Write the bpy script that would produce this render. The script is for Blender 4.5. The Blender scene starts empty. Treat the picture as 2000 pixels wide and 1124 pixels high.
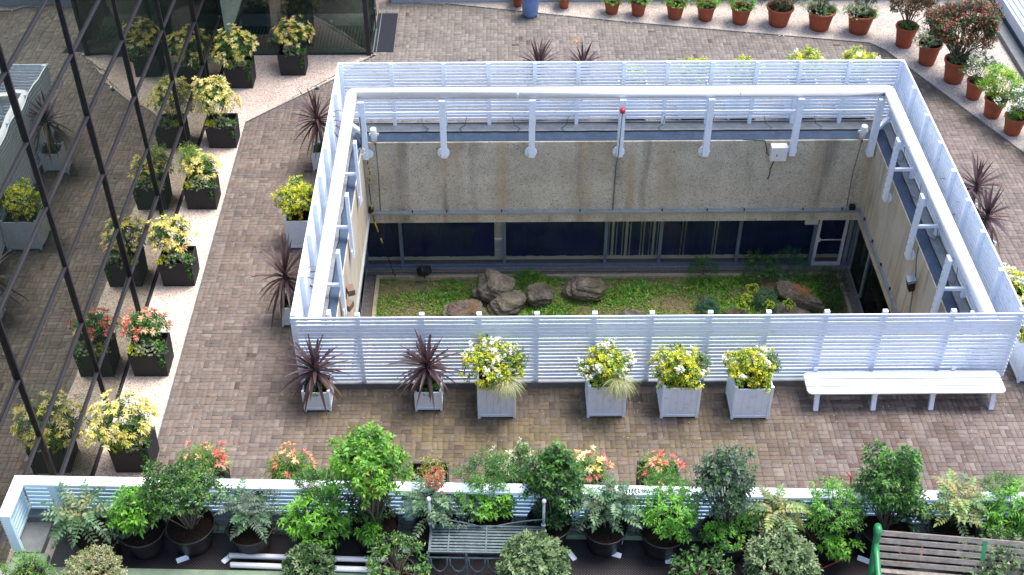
import bpy, math, random
import numpy as np
from mathutils import Vector, Matrix

PI = math.pi
random.seed(7)
scene = bpy.context.scene
COL = scene.collection

# ------------------------------------------------------------------ camera, sky, sun, exposure
pit, yaw, rol = 0.7108, 0.0075, -0.0017
fwd = Vector((math.sin(yaw)*math.cos(pit), math.cos(yaw)*math.cos(pit), -math.sin(pit)))
rt = Vector((math.cos(yaw), -math.sin(yaw), 0)); up = rt.cross(fwd)
Rv = math.cos(rol)*rt + math.sin(rol)*up
Uv = -math.sin(rol)*rt + math.cos(rol)*up
cam = bpy.data.cameras.new('camera'); cam.sensor_width = 36; cam.lens = 43.912
cam.clip_start = 0.1; cam.clip_end = 2000
camo = bpy.data.objects.new('camera', cam); COL.objects.link(camo)
m = Matrix((Rv, Uv, -fwd)).transposed().to_4x4(); m.translation = Vector((3.9688, -17.1074, 17.283))
camo.matrix_world = m
scene.camera = camo
scene.render.resolution_x = 1024; scene.render.resolution_y = 575

SUN = Vector((0.30, 0.20, 0.95)).normalized()
world = bpy.data.worlds.new('World'); scene.world = world; world.use_nodes = True
wn = world.node_tree
bgn = wn.nodes['Background']; sky = wn.nodes.new('ShaderNodeTexSky'); sky.sky_type = 'NISHITA'
sky.sun_disc = False; sky.sun_elevation = math.asin(SUN.z); sky.sun_rotation = math.atan2(SUN.x, SUN.y)
sky.air_density = 1.0; sky.dust_density = 2.0; sky.ozone_density = 1.0
wn.links.new(sky.outputs[0], bgn.inputs[0]); bgn.inputs[1].default_value = 0.15
sl = bpy.data.lights.new('sun', 'SUN'); sl.energy = 2.2; sl.angle = math.radians(30); sl.color = (1, .95, .88)
so = bpy.data.objects.new('sun', sl); COL.objects.link(so)
so.rotation_euler = SUN.to_track_quat('Z', 'Y').to_euler(); so.location = (10, 10, 40)
vs = scene.view_settings; vs.view_transform = 'Standard'; vs.look = 'None'; vs.gamma = 1; vs.use_curve_mapping = False
vs.exposure = 1.42

# ------------------------------------------------------------------ materials
MATS = {}
def newmat(name):
    m = bpy.data.materials.new(name); m.use_nodes = True
    nt = m.node_tree; b = nt.nodes['Principled BSDF']
    return m, nt, b
def N(nt, t, **kw):
    n = nt.nodes.new(t)
    for k, v in kw.items(): setattr(n, k, v)
    return n
def setin(n, **kw):
    for k, v in kw.items(): n.inputs[k.replace('_', ' ')].default_value = v
def mixrgb(nt, a, b, fac, mode='MIX'):
    x = N(nt, 'ShaderNodeMix', data_type='RGBA', blend_type=mode)
    for s, v in ((6, a), (7, b), (0, fac)):
        if hasattr(v, 'is_linked') or isinstance(v, bpy.types.NodeSocket): nt.links.new(v, x.inputs[s])
        else: x.inputs[s].default_value = v if s == 0 else (*v, 1) if len(v) == 3 else v
    return x.outputs[2]
def ramp(nt, sock, stops):
    r = N(nt, 'ShaderNodeValToRGB'); nt.links.new(sock, r.inputs[0])
    e = r.color_ramp.elements
    while len(e) < len(stops): e.new(0.5)
    for el, (p, c) in zip(e, stops): el.position = p; el.color = (*c, 1) if len(c) == 3 else c
    return r.outputs[0]
def gray(v): return (v, v, v)
def noise(nt, scale, detail=4, vec=None, rough=.55, dist=0):
    n = N(nt, 'ShaderNodeTexNoise'); n.inputs['Scale'].default_value = scale; n.inputs['Detail'].default_value = detail
    n.inputs['Roughness'].default_value = rough; n.inputs['Distortion'].default_value = dist
    if vec is not None: nt.links.new(vec, n.inputs['Vector'])
    return n
def geo_pos(nt, sx=1, sy=1, sz=1):
    g = N(nt, 'ShaderNodeNewGeometry'); mp = N(nt, 'ShaderNodeMapping')
    mp.inputs['Scale'].default_value = (sx, sy, sz); nt.links.new(g.outputs['Position'], mp.inputs['Vector'])
    return mp.outputs[0]
def bump(nt, b, sock, strength=.3, dist=.01):
    bp = N(nt, 'ShaderNodeBump'); bp.inputs['Strength'].default_value = strength; bp.inputs['Distance'].default_value = dist
    nt.links.new(sock, bp.inputs['Height']); nt.links.new(bp.outputs[0], b.inputs['Normal'])
def simple(name, col, rough=.5, var=.12, nscale=6, bmp=0, bscale=60, metal=0, dirt=None, spec=.5):
    m, nt, b = newmat(name)
    pos = geo_pos(nt)
    n1 = noise(nt, nscale, 5, pos)
    lo = tuple(c*(1-var) for c in col); hi = tuple(min(1, c*(1+var)) for c in col)
    c = ramp(nt, n1.outputs[0], [(.3, lo), (.7, hi)])
    if dirt:
        n2 = noise(nt, nscale*2.7, 6, pos)
        f = ramp(nt, n2.outputs[0], [(.56, gray(0)), (.72, gray(.6))])
        c = mixrgb(nt, c, dirt, f)
    nt.links.new(c, b.inputs['Base Color'])
    setin(b, Roughness=rough, Metallic=metal); b.inputs['Specular IOR Level'].default_value = spec
    if bmp:
        n3 = noise(nt, bscale, 3, pos); bump(nt, b, n3.outputs[0], bmp, .006)
    MATS[name] = m; return m

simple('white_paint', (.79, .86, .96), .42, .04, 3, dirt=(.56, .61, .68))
simple('pipe_paint', (.86, .86, .87), .28, .02, 2, dirt=(.78, .79, .79))
simple('bench_paint', (.76, .77, .80), .45, .02, 3)
simple('rail_paint', (.60, .78, .86), .45, .03, 3, dirt=(.54, .68, .74))
simple('handrail_paint', (.80, .88, .90), .45, .03, 3, dirt=(.70, .78, .80))
simple('black_frame', (.018, .017, .022), .3, .2, 3)
simple('transom_metal', (.022, .020, .028), .45, .15, 4, spec=.3)
simple('black_plastic', (.009, .009, .011), .45, .2, 8)
simple('soil', (.016, .011, .008), .95, .4, 25, bmp=.8, bscale=80, spec=.08)
simple('lead_grey', (.21, .225, .235), .8, .2, 5, dirt=(.30, .30, .29))
simple('blue_upstand', (.048, .074, .12), .75, .2, 4, dirt=(.09, .11, .14), spec=.15)
simple('flashing', (.30, .34, .36), .4, .15, 6, metal=.3)
simple('blue_frame', (.13, .17, .24), .4, .15, 6)
simple('navy_blind', (.011, .023, .078), .7, .25, 3)
simple('interior_wall', (.80, .77, .52), .8, .1, 2)
simple('interior_dark', (.05, .05, .05), .8, .3, 2)
simple('terracotta', (.30, .068, .026), .75, .14, 7, bmp=.2, bscale=60, dirt=(.33, .11, .06))
simple('blue_glaze', (.13, .22, .42), .25, .2, 4, dirt=(.20, .30, .48))
simple('box_white', (.72, .72, .70), .45, .05, 6)
simple('roof_metal', (.42, .47, .56), .4, .05, 4)
simple('cable', (.012, .012, .014), .5, .1, 6)
simple('red_plastic', (.42, .015, .012), .2, .1, 6)
simple('yellow_plastic', (.65, .45, .03), .4, .1, 6)
simple('brown_metal', (.16, .11, .075), .5, .2, 12)
simple('bark', (.10, .075, .05), .9, .3, 30, bmp=.5)
simple('steel_tube', (.80, .79, .78), .35, .05, 6)
simple('bench_green', (.025, .20, .07), .4, .15, 9)
simple('weathered_wood', (.215, .185, .160), .8, .3, 14, bmp=.5, bscale=50)
simple('dark_steel', (.085, .12, .13), .4, .25, 14, dirt=(.24, .28, .29))
simple('green_paint', (.15, .21, .14), .75, .18, 5, bmp=.15, bscale=30, dirt=(.09, .12, .08))
simple('kerb_grey', (.13, .14, .145), .8, .2, 5, bmp=.2, bscale=40, dirt=(.08, .09, .08))
simple('stone_slab', (.28, .25, .24), .85, .2, 4, bmp=.3, bscale=30, dirt=(.14, .12, .10))
simple('grey_wall', (.33, .38, .42), .7, .1, 2)
simple('beige_kerb', (.36, .29, .20), .85, .2, 8, bmp=.3, bscale=40, dirt=(.16, .14, .09))
simple('white_tag', (.78, .80, .84), .5, .05, 8)
simple('orange_hose', (.36, .035, .025), .45, .1, 6)
simple('grating_metal', (.24, .21, .19), .6, .3, 12)
simple('drain_dark', (.02, .018, .016), .9, .3, 10)
simple('petal_white', (.82, .82, .76), .6, .05, 40)
simple('door_frame', (.66, .66, .68), .4, .05, 6)
simple('dark_mat', (.022, .025, .032), .9, .2, 20, bmp=.4, bscale=90, spec=.1)
simple('green_mat', (.12, .19, .16), .8, .2, 10)
simple('joint_sand', (.20, .165, .14), .95, .3, 30)
simple('earth', (.15, .115, .06), .95, .4, 14, bmp=.8, bscale=40)
simple('ground_far', (.12, .12, .11), .9, .2, 1)
simple('brown_litter', (.30, .10, .035), .8, .5, 60)
simple('metal_silver', (.6, .6, .62), .3, .1, 8, metal=.8)

def tinted(name, rough=.5, nscale=40, amt=.25, bmp=.3, bscale=80, trans=0, spec=.5, dirtlow=None):
    m, nt, b = newmat(name)
    at = N(nt, 'ShaderNodeAttribute', attribute_name='tint')
    pos = geo_pos(nt)
    n = noise(nt, nscale, 5, pos)
    f = ramp(nt, n.outputs[0], [(.25, gray(1-amt)), (.75, gray(1+0))])
    c = mixrgb(nt, at.outputs['Color'], f, 1.0, 'MULTIPLY')
    if dirtlow:
        n2 = noise(nt, 1.3, 6, pos); f2 = ramp(nt, n2.outputs[0], [(.5, gray(0)), (.72, gray(.5))])
        c = mixrgb(nt, c, dirtlow, f2)
    nt.links.new(c, b.inputs['Base Color']); setin(b, Roughness=rough); b.inputs['Specular IOR Level'].default_value = spec
    if bmp: bump(nt, b, noise(nt, bscale, 3, pos).outputs[0], bmp, .004)
    if trans:
        tr = N(nt, 'ShaderNodeBsdfTranslucent'); nt.links.new(c, tr.inputs[0])
        mx = N(nt, 'ShaderNodeMixShader'); mx.inputs[0].default_value = trans
        out = nt.nodes['Material Output']
        nt.links.new(b.outputs[0], mx.inputs[1]); nt.links.new(tr.outputs[0], mx.inputs[2]); nt.links.new(mx.outputs[0], out.inputs[0])
    MATS[name] = m
tinted('brick', .78, 13, .36, .4, 70)
tinted('leaf', .42, 30, .15, 0, trans=.30, spec=.45)
tinted('pebble', .8, 50, .2, 0)
tinted('litter', .8, 50, .3, 0)

# concrete with exposed aggregate, long vertical stains
m, nt, b = newmat('concrete')
pos = geo_pos(nt); streak = geo_pos(nt, 1, 1, .12)
base = ramp(nt, noise(nt, 1.6, 5, pos).outputs[0], [(.3, (.46, .415, .32)), (.7, (.64, .585, .47))])
vor = N(nt, 'ShaderNodeTexVoronoi'); vor.inputs['Scale'].default_value = 34; nt.links.new(pos, vor.inputs['Vector'])
spk = ramp(nt, vor.outputs['Color'], [(.0, gray(.30)), (.28, gray(1)), (.8, gray(1)), (1, gray(1.35))])
c = mixrgb(nt, base, spk, .85, 'MULTIPLY')
sp2 = noise(nt, 58, 3, pos, .7); c = mixrgb(nt, c, ramp(nt, sp2.outputs[0], [(.36, gray(.38)), (.5, gray(1))]), .85, 'MULTIPLY')
st = noise(nt, 1.7, 5, streak, dist=.3); c = mixrgb(nt, c, (.10, .095, .085), ramp(nt, st.outputs[0], [(.53, gray(0)), (.68, gray(.6))]))
st2 = noise(nt, 1.1, 4, geo_pos(nt, 1, 1, .1), dist=.2); c = mixrgb(nt, c, (.40, .27, .13), ramp(nt, st2.outputs[0], [(.52, gray(0)), (.66, gray(.55))]))
nt.links.new(c, b.inputs['Base Color']); setin(b, Roughness=.9); bump(nt, b, vor.outputs['Distance'], .5, .01)
MATS['concrete'] = m
# side walls: smoother, streaked down
m, nt, b = newmat('concrete_side')
pos = geo_pos(nt)
base = ramp(nt, noise(nt, 1.2, 5, pos).outputs[0], [(.3, (.46, .40, .31)), (.7, (.60, .54, .43))])
st = noise(nt, 2.2, 6, geo_pos(nt, 1, 1.4, .14), dist=.4)
c = mixrgb(nt, base, (.42, .26, .12), ramp(nt, st.outputs[0], [(.5, gray(0)), (.66, gray(.6))]))
st = noise(nt, 3.4, 6, geo_pos(nt, 1, 1, .1)); c = mixrgb(nt, c, (.17, .155, .13), ramp(nt, st.outputs[0], [(.57, gray(0)), (.7, gray(.55))]))
sp2 = noise(nt, 60, 2, pos); c = mixrgb(nt, c, ramp(nt, sp2.outputs[0], [(.35, gray(.55)), (.48, gray(1))]), .7, 'MULTIPLY')
nt.links.new(c, b.inputs['Base Color']); setin(b, Roughness=.9); bump(nt, b, sp2.outputs[0], .3, .006)
MATS['concrete_side'] = m
# gravel
def gravel(name, cols):
    m, nt, b = newmat(name); pos = geo_pos(nt)
    v = N(nt, 'ShaderNodeTexVoronoi'); v.inputs['Scale'].default_value = 48; nt.links.new(pos, v.inputs['Vector'])
    sep = N(nt, 'ShaderNodeSeparateColor'); nt.links.new(v.outputs['Color'], sep.inputs[0])
    c = ramp(nt, sep.outputs[0], [(i/(len(cols)-1), k) for i, k in enumerate(cols)])
    big = ramp(nt, noise(nt, 1.4, 5, pos).outputs[0], [(.3, gray(.78)), (.6, gray(1))])
    c = mixrgb(nt, c, big, .8, 'MULTIPLY')
    ed = ramp(nt, v.outputs['Distance'], [(.0, gray(1)), (.45, gray(1)), (.75, gray(.55))])
    c = mixrgb(nt, c, ed, .8, 'MULTIPLY')
    nt.links.new(c, b.inputs['Base Color']); setin(b, Roughness=.85)
    inv = N(nt, 'ShaderNodeMath', operation='SUBTRACT'); inv.inputs[0].default_value = 1; nt.links.new(v.outputs['Distance'], inv.inputs[1])
    bump(nt, b, inv.outputs[0], 1, .012); MATS[name] = m
gravel('gravel_pink', [(.44, .31, .25), (.74, .56, .47), (.82, .70, .61), (.66, .48, .39), (.88, .80, .74)])
gravel('gravel_pale', [(.22, .19, .16), (.50, .42, .36), (.60, .53, .47), (.42, .33, .27), (.70, .66, .62)])
# rubber ring mat: small raised diamonds
m, nt, b = newmat('rubber_mat'); 
pos = geo_pos(nt); mp = N(nt, 'ShaderNodeMapping'); mp.inputs['Rotation'].default_value = (0, 0, PI/4); nt.links.new(pos, mp.inputs['Vector'])
ck = N(nt, 'ShaderNodeTexVoronoi'); ck.inputs['Scale'].default_value = 38; ck.inputs['Randomness'].default_value = 0; nt.links.new(mp.outputs[0], ck.inputs['Vector'])
f = ramp(nt, ck.outputs['Distance'], [(.36, gray(0)), (.5, gray(1))])
c = mixrgb(nt, (.50, .50, .58), (.010, .006, .008), f)
nt.links.new(c, b.inputs['Base Color']); setin(b, Roughness=.34)
inv = N(nt, 'ShaderNodeMath', operation='SUBTRACT'); inv.inputs[0].default_value = 1; nt.links.new(f, inv.inputs[1])
bump(nt, b, inv.outputs[0], 1, .008); MATS['rubber_mat'] = m
# speckled granite-like planter
m, nt, b = newmat('granite_planter'); pos = geo_pos(nt)
c = ramp(nt, noise(nt, 160, 2, pos).outputs[0], [(.35, gray(.012)), (.62, (.05, .05, .052))])
nt.links.new(c, b.inputs['Base Color']); setin(b, Roughness=.75); b.inputs['Specular IOR Level'].default_value = .2; MATS['granite_planter'] = m
# rock
m, nt, b = newmat('rock'); pos = geo_pos(nt)
c = ramp(nt, noise(nt, 4, 8, pos, .65).outputs[0], [(.3, (.05, .044, .037)), (.5, (.145, .125, .10)), (.7, (.28, .24, .19))])
c = mixrgb(nt, c, (.12, .11, .04), ramp(nt, noise(nt, 2.3, 5, pos).outputs[0], [(.5, gray(0)), (.7, gray(.6))]))
c = mixrgb(nt, c, (.34, .16, .07), ramp(nt, noise(nt, 3.1, 5, geo_pos(nt, 1.1, .9, 1)).outputs[0], [(.64, gray(0)), (.8, gray(.35))]))
nt.links.new(c, b.inputs['Base Color']); setin(b, Roughness=.9)
bump(nt, b, noise(nt, 14, 8, pos, .75).outputs[0], 1, .09); MATS['rock'] = m
# mirror-coated curtain wall glass, slightly uneven panes
def coated(name, tint, glossy, inner, wav=.0008, rough=.0):
    m, nt, b = newmat(name); out = nt.nodes['Material Output']
    g = N(nt, 'ShaderNodeBsdfGlossy'); g.inputs['Color'].default_value = (*tint, 1); g.inputs['Roughness'].default_value = rough
    d = N(nt, 'ShaderNodeBsdfDiffuse'); d.inputs['Color'].default_value = (*inner, 1)
    pos = geo_pos(nt); n = noise(nt, .9, 1, pos, .3)
    bp = N(nt, 'ShaderNodeBump'); bp.inputs['Strength'].default_value = 1; bp.inputs['Distance'].default_value = wav*6
    nt.links.new(n.outputs[0], bp.inputs['Height']); nt.links.new(bp.outputs[0], g.inputs['Normal'])
    mx = N(nt, 'ShaderNodeMixShader'); mx.inputs[0].default_value = glossy
    nt.links.new(d.outputs[0], mx.inputs[1]); nt.links.new(g.outputs[0], mx.inputs[2]); nt.links.new(mx.outputs[0], out.inputs[0])
    MATS[name] = m
coated('mirror_glass', (.80, .84, .78), .40, (.010, .014, .012))
def clear(name, tint, refl, rtint=(.9, .95, .95)):
    m, nt, b = newmat(name); out = nt.nodes['Material Output']
    g = N(nt, 'ShaderNodeBsdfGlossy'); g.inputs['Roughness'].default_value = .01; g.inputs['Color'].default_value = (*rtint, 1)
    t = N(nt, 'ShaderNodeBsdfTransparent'); t.inputs['Color'].default_value = (*tint, 1)
    mx = N(nt, 'ShaderNodeMixShader'); mx.inputs[0].default_value = refl
    nt.links.new(t.outputs[0], mx.inputs[1]); nt.links.new(g.outputs[0], mx.inputs[2]); nt.links.new(mx.outputs[0], out.inputs[0])
    MATS[name] = m
clear('window_glass', (.85, .88, .92), .022)
clear('dark_glass', (.50, .58, .55), .07)

m, nt, b = newmat('added_glow'); b.inputs['Emission Color'].default_value = (1, .95, .84, 1); b.inputs['Emission Strength'].default_value = 6; MATS['added_glow'] = m  # glow of the added strips behind the courtyard blinds

# ------------------------------------------------------------------ mesh helpers
class MB:
    def __init__(s): s.v = []; s.f = []; s.mi = []; s.sm = []
    def add(s, vs, fs, mi=0, smooth=False):
        o = len(s.v); s.v += [tuple(p) for p in vs]
        for f in fs: s.f.append(tuple(i+o for i in f)); s.mi.append(mi); s.sm.append(smooth)
        return s
    def box(s, x0, x1, y0, y1, z0, z1, mi=0):
        vs = [(x, y, z) for z in (z0, z1) for y in (y0, y1) for x in (x0, x1)]
        return s.add(vs, [(0, 2, 3, 1), (4, 5, 7, 6), (0, 1, 5, 4), (2, 6, 7, 3), (0, 4, 6, 2), (1, 3, 7, 5)], mi)
    def obox(s, c, size, rot=None, mi=0):
        R = rot or Matrix.Identity(3); c = Vector(c); hx, hy, hz = [a/2 for a in size]
        vs = [c + R @ Vector((x, y, z)) for z in (-hz, hz) for y in (-hy, hy) for x in (-hx, hx)]
        return s.add(vs, [(0, 2, 3, 1), (4, 5, 7, 6), (0, 1, 5, 4), (2, 6, 7, 3), (0, 4, 6, 2), (1, 3, 7, 5)], mi)
    def beam(s, a, b, w, h, mi=0):      # rectangular bar from a to b; h is the dimension closest to world z
        a = Vector(a); b = Vector(b); d = (b-a); L = d.length; d.normalize()
        upv = Vector((0, 0, 1)) if abs(d.z) < .95 else Vector((0, 1, 0))
        sd = d.cross(upv).normalized(); u2 = sd.cross(d)
        R = Matrix((d, sd, u2)).transposed()
        return s.obox((a+b)/2, (L, w, h), R, mi)
    def tube(s, pts, r, n=8, mi=0, cap=True):
        pts = [Vector(p) for p in pts]; rs = r if isinstance(r, (list, tuple)) else [r]*len(pts)
        vs = []; fs = []; u = None
        for i, p in enumerate(pts):
            t = (pts[min(i+1, len(pts)-1)] - pts[max(i-1, 0)])
            if t.length < 1e-9: t = Vector((0, 0, 1))
            t.normalize()
            if u is None:
                u = t.cross(Vector((0, 0, 1)) if abs(t.z) < .9 else Vector((1, 0, 0))).normalized()
            u = (u - t*u.dot(t)).normalized(); w = t.cross(u)
            for k in range(n):
                a = 2*PI*k/n; vs.append(p + (u*math.cos(a) + w*math.sin(a))*rs[i])
        for i in range(len(pts)-1):
            for k in range(n):
                k2 = (k+1) % n; fs.append((i*n+k, i*n+k2, (i+1)*n+k2, (i+1)*n+k))
        s.add(vs, fs, mi, True)
        if cap:
            o = len(s.v)-len(vs)
            s.f.append(tuple(o+k for k in range(n))[::-1]); s.mi.append(mi); s.sm.append(False)
            e = o+(len(pts)-1)*n; s.f.append(tuple(e+k for k in range(n))); s.mi.append(mi); s.sm.append(False)
        return s
    def lathe(s, prof, c=(0, 0, 0), n=28, mi=0, jit=0):
        vs = []; fs = []
        for (r, z) in prof:
            for k in range(n):
                a = 2*PI*k/n; vs.append((c[0]+r*math.cos(a), c[1]+r*math.sin(a), c[2]+z))
        for i in range(len(prof)-1):
            for k in range(n):
                k2 = (k+1) % n; fs.append((i*n+k, i*n+k2, (i+1)*n+k2, (i+1)*n+k))
        s.add(vs, fs, mi, True)
        return s
    def disc(s, c, r, n=24, mi=0, lump=0):
        vs = [(c[0], c[1], c[2]+lump)] + [(c[0]+r*math.cos(2*PI*k/n), c[1]+r*math.sin(2*PI*k/n), c[2]) for k in range(n)]
        return s.add(vs, [(0, 1+k, 1+(k+1) % n) for k in range(n)], mi)
    def prism(s, poly, z0, z1, mi=0):
        n = len(poly)
        vs = [(x, y, z0) for x, y in poly] + [(x, y, z1) for x, y in poly]
        fs = [tuple(range(n))[::-1], tuple(range(n, 2*n))] + [(i, (i+1) % n, n+(i+1) % n, n+i) for i in range(n)]
        return s.add(vs, fs, mi)
    def build(s, name, mat, parent=None, bevel=0, **props):
        me = bpy.data.meshes.new(name); me.from_pydata(s.v, [], s.f); 
        mats = mat if isinstance(mat, (list, tuple)) else [mat]
        for k in mats: me.materials.append(MATS[k])
        me.polygons.foreach_set('material_index', s.mi); me.polygons.foreach_set('use_smooth', s.sm)
        me.update()
        return link(name, me, parent, bevel, **props)
def link(name, me, parent=None, bevel=0, **props):
    o = bpy.data.objects.new(name, me); COL.objects.link(o)
    if parent is not None: o.parent = parent
    if bevel:
        b = o.modifiers.new('bevel', 'BEVEL'); b.width = bevel; b.segments = 2; b.limit_method = 'ANGLE'
    for k, v in props.items(): o[k] = v
    return o
def thing(name, label, cat, loc=(0, 0, 0), rz=0, group=None):
    o = bpy.data.objects.new(name, None); COL.objects.link(o); o.location = loc; o.rotation_euler = (0, 0, rz)
    o.empty_display_size = .1
    o['label'] = label; o['category'] = cat
    if group: o['group'] = group
    return o
def tag(o, label, cat, group=None):
    o['label'] = label; o['category'] = cat
    if group: o['group'] = group
    return o
def struct(name, mb, mat, parent=None): 
    o = mb.build(name, mat, parent)
    if parent is None: o['kind'] = 'structure'
    return o

def np_mesh(name, V, F, tint=None, mat='leaf', smooth=False):
    """V (n,3), F (m,k) int, tint (n,3) per vertex"""
    V = np.asarray(V, np.float32); F = np.asarray(F, np.int32); k = F.shape[1]
    me = bpy.data.meshes.new(name)
    me.vertices.add(len(V)); me.vertices.foreach_set('co', V.ravel())
    me.loops.add(F.size); me.loops.foreach_set('vertex_index', F.ravel())
    me.polygons.add(len(F)); me.polygons.foreach_set('loop_start', np.arange(0, F.size, k, dtype=np.int32))
    try: me.polygons.foreach_set('loop_total', np.full(len(F), k, np.int32))
    except Exception: pass
    if smooth: me.polygons.foreach_set('use_smooth', np.ones(len(F), bool))
    if tint is not None:
        at = me.color_attributes.new('tint', 'FLOAT_COLOR', 'POINT')
        c = np.ones((len(V), 4), np.float32); c[:, :3] = tint; at.data.foreach_set('color', c.ravel())
    me.materials.append(MATS[mat]); me.update(calc_edges=True)
    return me
def nrm(a): return a/np.maximum(np.linalg.norm(a, axis=-1, keepdims=True), 1e-9)
def leaf_arrays(P, D, L, W, C, rng, droop=.15, fold=.12, shape=.45):
    n = len(P); D = nrm(D)
    upv = nrm(np.array([0, 0, 1.]) + rng.normal(0, .35, (n, 3)))
    S = nrm(np.cross(D, upv)); Nn = np.cross(S, D)
    L = np.asarray(L).reshape(-1, 1)*np.ones((n, 1)); W = np.asarray(W).reshape(-1, 1)*np.ones((n, 1))
    dz = np.zeros((n, 3)); dz[:, 2] = 1
    mid = P + D*L*.5 - dz*L*droop*.25
    tip = P + D*L - dz*L*droop
    a = P + D*L*shape - S*W*.5 + Nn*W*fold - dz*L*droop*.2
    b = P + D*L*shape + S*W*.5 + Nn*W*fold - dz*L*droop*.2
    V = np.stack([P, mid, tip, a, b], 1).reshape(-1, 3)
    o = np.arange(n)[:, None]*5
    F = np.concatenate([o+np.array([[0, 1, 3]]), o+np.array([[1, 2, 3]]), o+np.array([[0, 4, 1]]), o+np.array([[1, 4, 2]])], 0)
    return V, F, np.repeat(C, 5, 0)
def pick(rng, pal, n):
    cols = np.array([c for c, w in pal], float); w = np.array([w for c, w in pal], float); w /= w.sum()
    c = cols[rng.choice(len(cols), n, p=w)]
    return c*rng.uniform(.78, 1.22, (n, 1))
def shoots(seed, c, r, tips, per, L, W, pal, spread=60, slen=.12, up=.35, shell=.6, droop=.15, tip_pal=None, lump=.22,
           low=-.35, fold=.12, whorl=False, shape=.45, nodes=None):
    rng = np.random.default_rng(seed); c = np.array(c, float); r = np.array(r if hasattr(r, '__len__') else (r, r, r), float)*1.13
    tips = int(tips*1.5); L = L*1.12; W = W*1.22
    u = nrm(rng.normal(0, 1, (tips*3, 3))); u = u[u[:, 2] > low][:tips]; tips = len(u)
    ph = rng.uniform(0, 6.28, 6)
    bumpy = 1 + lump*(np.sin(u[:, 0]*4+ph[0]) * np.cos(u[:, 1]*4.5+ph[1]) + .6*np.sin(u[:, 2]*6+u[:, 0]*3+ph[2])) 
    s = (shell + (1-shell)*rng.uniform(0, 1, tips)**.5)*bumpy
    T = c + u*r*s[:, None]
    dirs = nrm(u*np.array([1, 1, .8]) + np.array([0, 0, up]) + rng.normal(0, .22, (tips, 3)))
    a = nrm(np.cross(dirs, nrm(rng.normal(0, 1, (tips, 3))))); b = np.cross(dirs, a)
    k = np.arange(per)
    if whorl: along = np.zeros(per) + .02
    else: along = (k+.3)/per
    az = k*2.39996 if not nodes else (k // 2)*PI/2 + (k % 2)*PI
    az = az[None] + rng.uniform(0, 6.28, (tips, 1)) + rng.normal(0, .2, (tips, per))
    sp = np.radians(spread + rng.normal(0, 10, (tips, per)) + (along-.5)*25)
    P = T[:, None] - dirs[:, None]*(slen*along[None, :, None])
    D = dirs[:, None]*np.cos(sp)[..., None] + (a[:, None]*np.cos(az)[..., None]+b[:, None]*np.sin(az)[..., None])*np.sin(sp)[..., None]
    n = tips*per
    sc = rng.uniform(.7, 1.15, (tips, per))*(1 if whorl else (.65+.45*along[None]))
    C = pick(rng, pal, tips)[:, None]*rng.uniform(.85, 1.15, (tips, per, 1))
    if tip_pal is not None:
        tc = pick(rng, tip_pal, tips)[:, None]*np.ones((1, per, 1))
        w = np.clip(1.1-along*2.2, 0, 1)[None, :, None] if not whorl else 1
        C = C*(1-w)+tc*w
    V, F, CC = leaf_arrays(P.reshape(-1, 3), D.reshape(-1, 3), (L*sc).reshape(-1), (W*sc).reshape(-1), C.reshape(-1, 3), rng, droop, fold, shape)
    return V, F, CC, T, dirs
def join(parts):
    Vs, Fs, Cs, o = [], [], [], 0
    for p in parts:
        Vs.append(p[0]); Fs.append(p[1]+o); Cs.append(p[2]); o += len(p[0])
    return np.concatenate(Vs), np.concatenate(Fs), np.concatenate(Cs)
def foliage(name, parent, parts, mat='leaf', **props):
    if not isinstance(parts, list): parts = [parts]
    V, F, C = join(parts)
    return link(name, np_mesh(name, V, F, C, mat), parent, **props)
def stems(parent, base, T, n=18, r=.006, seed=0, name='stems', spreadbase=.04):
    rng = random.Random(seed); mb = MB(); idx = rng.sample(range(len(T)), min(n, len(T)))
    for i in idx:
        t = Vector(T[i]); b = Vector(base)+Vector((rng.uniform(-1, 1)*spreadbase, rng.uniform(-1, 1)*spreadbase, 0))
        mdl = (b+t)/2 + Vector((rng.uniform(-.03, .03), rng.uniform(-.03, .03), .05*(t-b).length))
        mb.tube([b, mdl, t], [r*1.6, r, r*.5], 4, cap=False)
    return mb.build(name, 'bark', parent)
def flowers(seed, T, n, r, per, size, col=(.82, .82, .76)):
    """clusters of small white petals around chosen tips"""
    rng = np.random.default_rng(seed); idx = rng.choice(len(T), min(n, len(T)), replace=False)
    P = (T[idx][:, None] + rng.normal(0, r, (len(idx), per, 3)) + np.array([0, 0, r])).reshape(-1, 3)
    pet = 5; az = np.arange(pet)*2*PI/pet
    D = np.stack([np.cos(az), np.sin(az), np.full(pet, .35)], 1)
    PP = np.repeat(P, pet, 0); DD = np.tile(D, (len(P), 1)) + rng.normal(0, .25, (len(PP), 3))
    return leaf_arrays(PP, DD, size, size*.75, np.tile(np.array(col), (len(PP), 1))*rng.uniform(.9, 1.05, (len(PP), 1)), rng, .1, .05, .6)

G_DARK = [((.028, .075, .020), 3), ((.045, .115, .028), 3), ((.07, .17, .04), 1)]
G_MID = [((.055, .17, .025), 3), ((.09, .24, .035), 3), ((.14, .32, .045), 1)]
G_BRIGHT = [((.15, .42, .03), 3), ((.22, .52, .045), 3), ((.09, .28, .025), 2)]
G_LIME = [((.55, .62, .03), 3), ((.52, .55, .04), 2), ((.30, .42, .03), 1)]
G_VAR = [((.45, .50, .30), 3), ((.20, .30, .12), 2), ((.58, .60, .42), 2), ((.10, .20, .06), 1)]
G_CREAM = [((.80, .70, .22), 4), ((.84, .78, .38), 4), ((.74, .66, .16), 3), ((.56, .56, .12), 1)]
G_CREAM2 = [((.80, .68, .18), 4), ((.84, .78, .42), 2), ((.82, .56, .26), 1)]
G_CORAL = [((.80, .17, .14), 4), ((.82, .32, .26), 3), ((.80, .52, .28), 2)]
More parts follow.
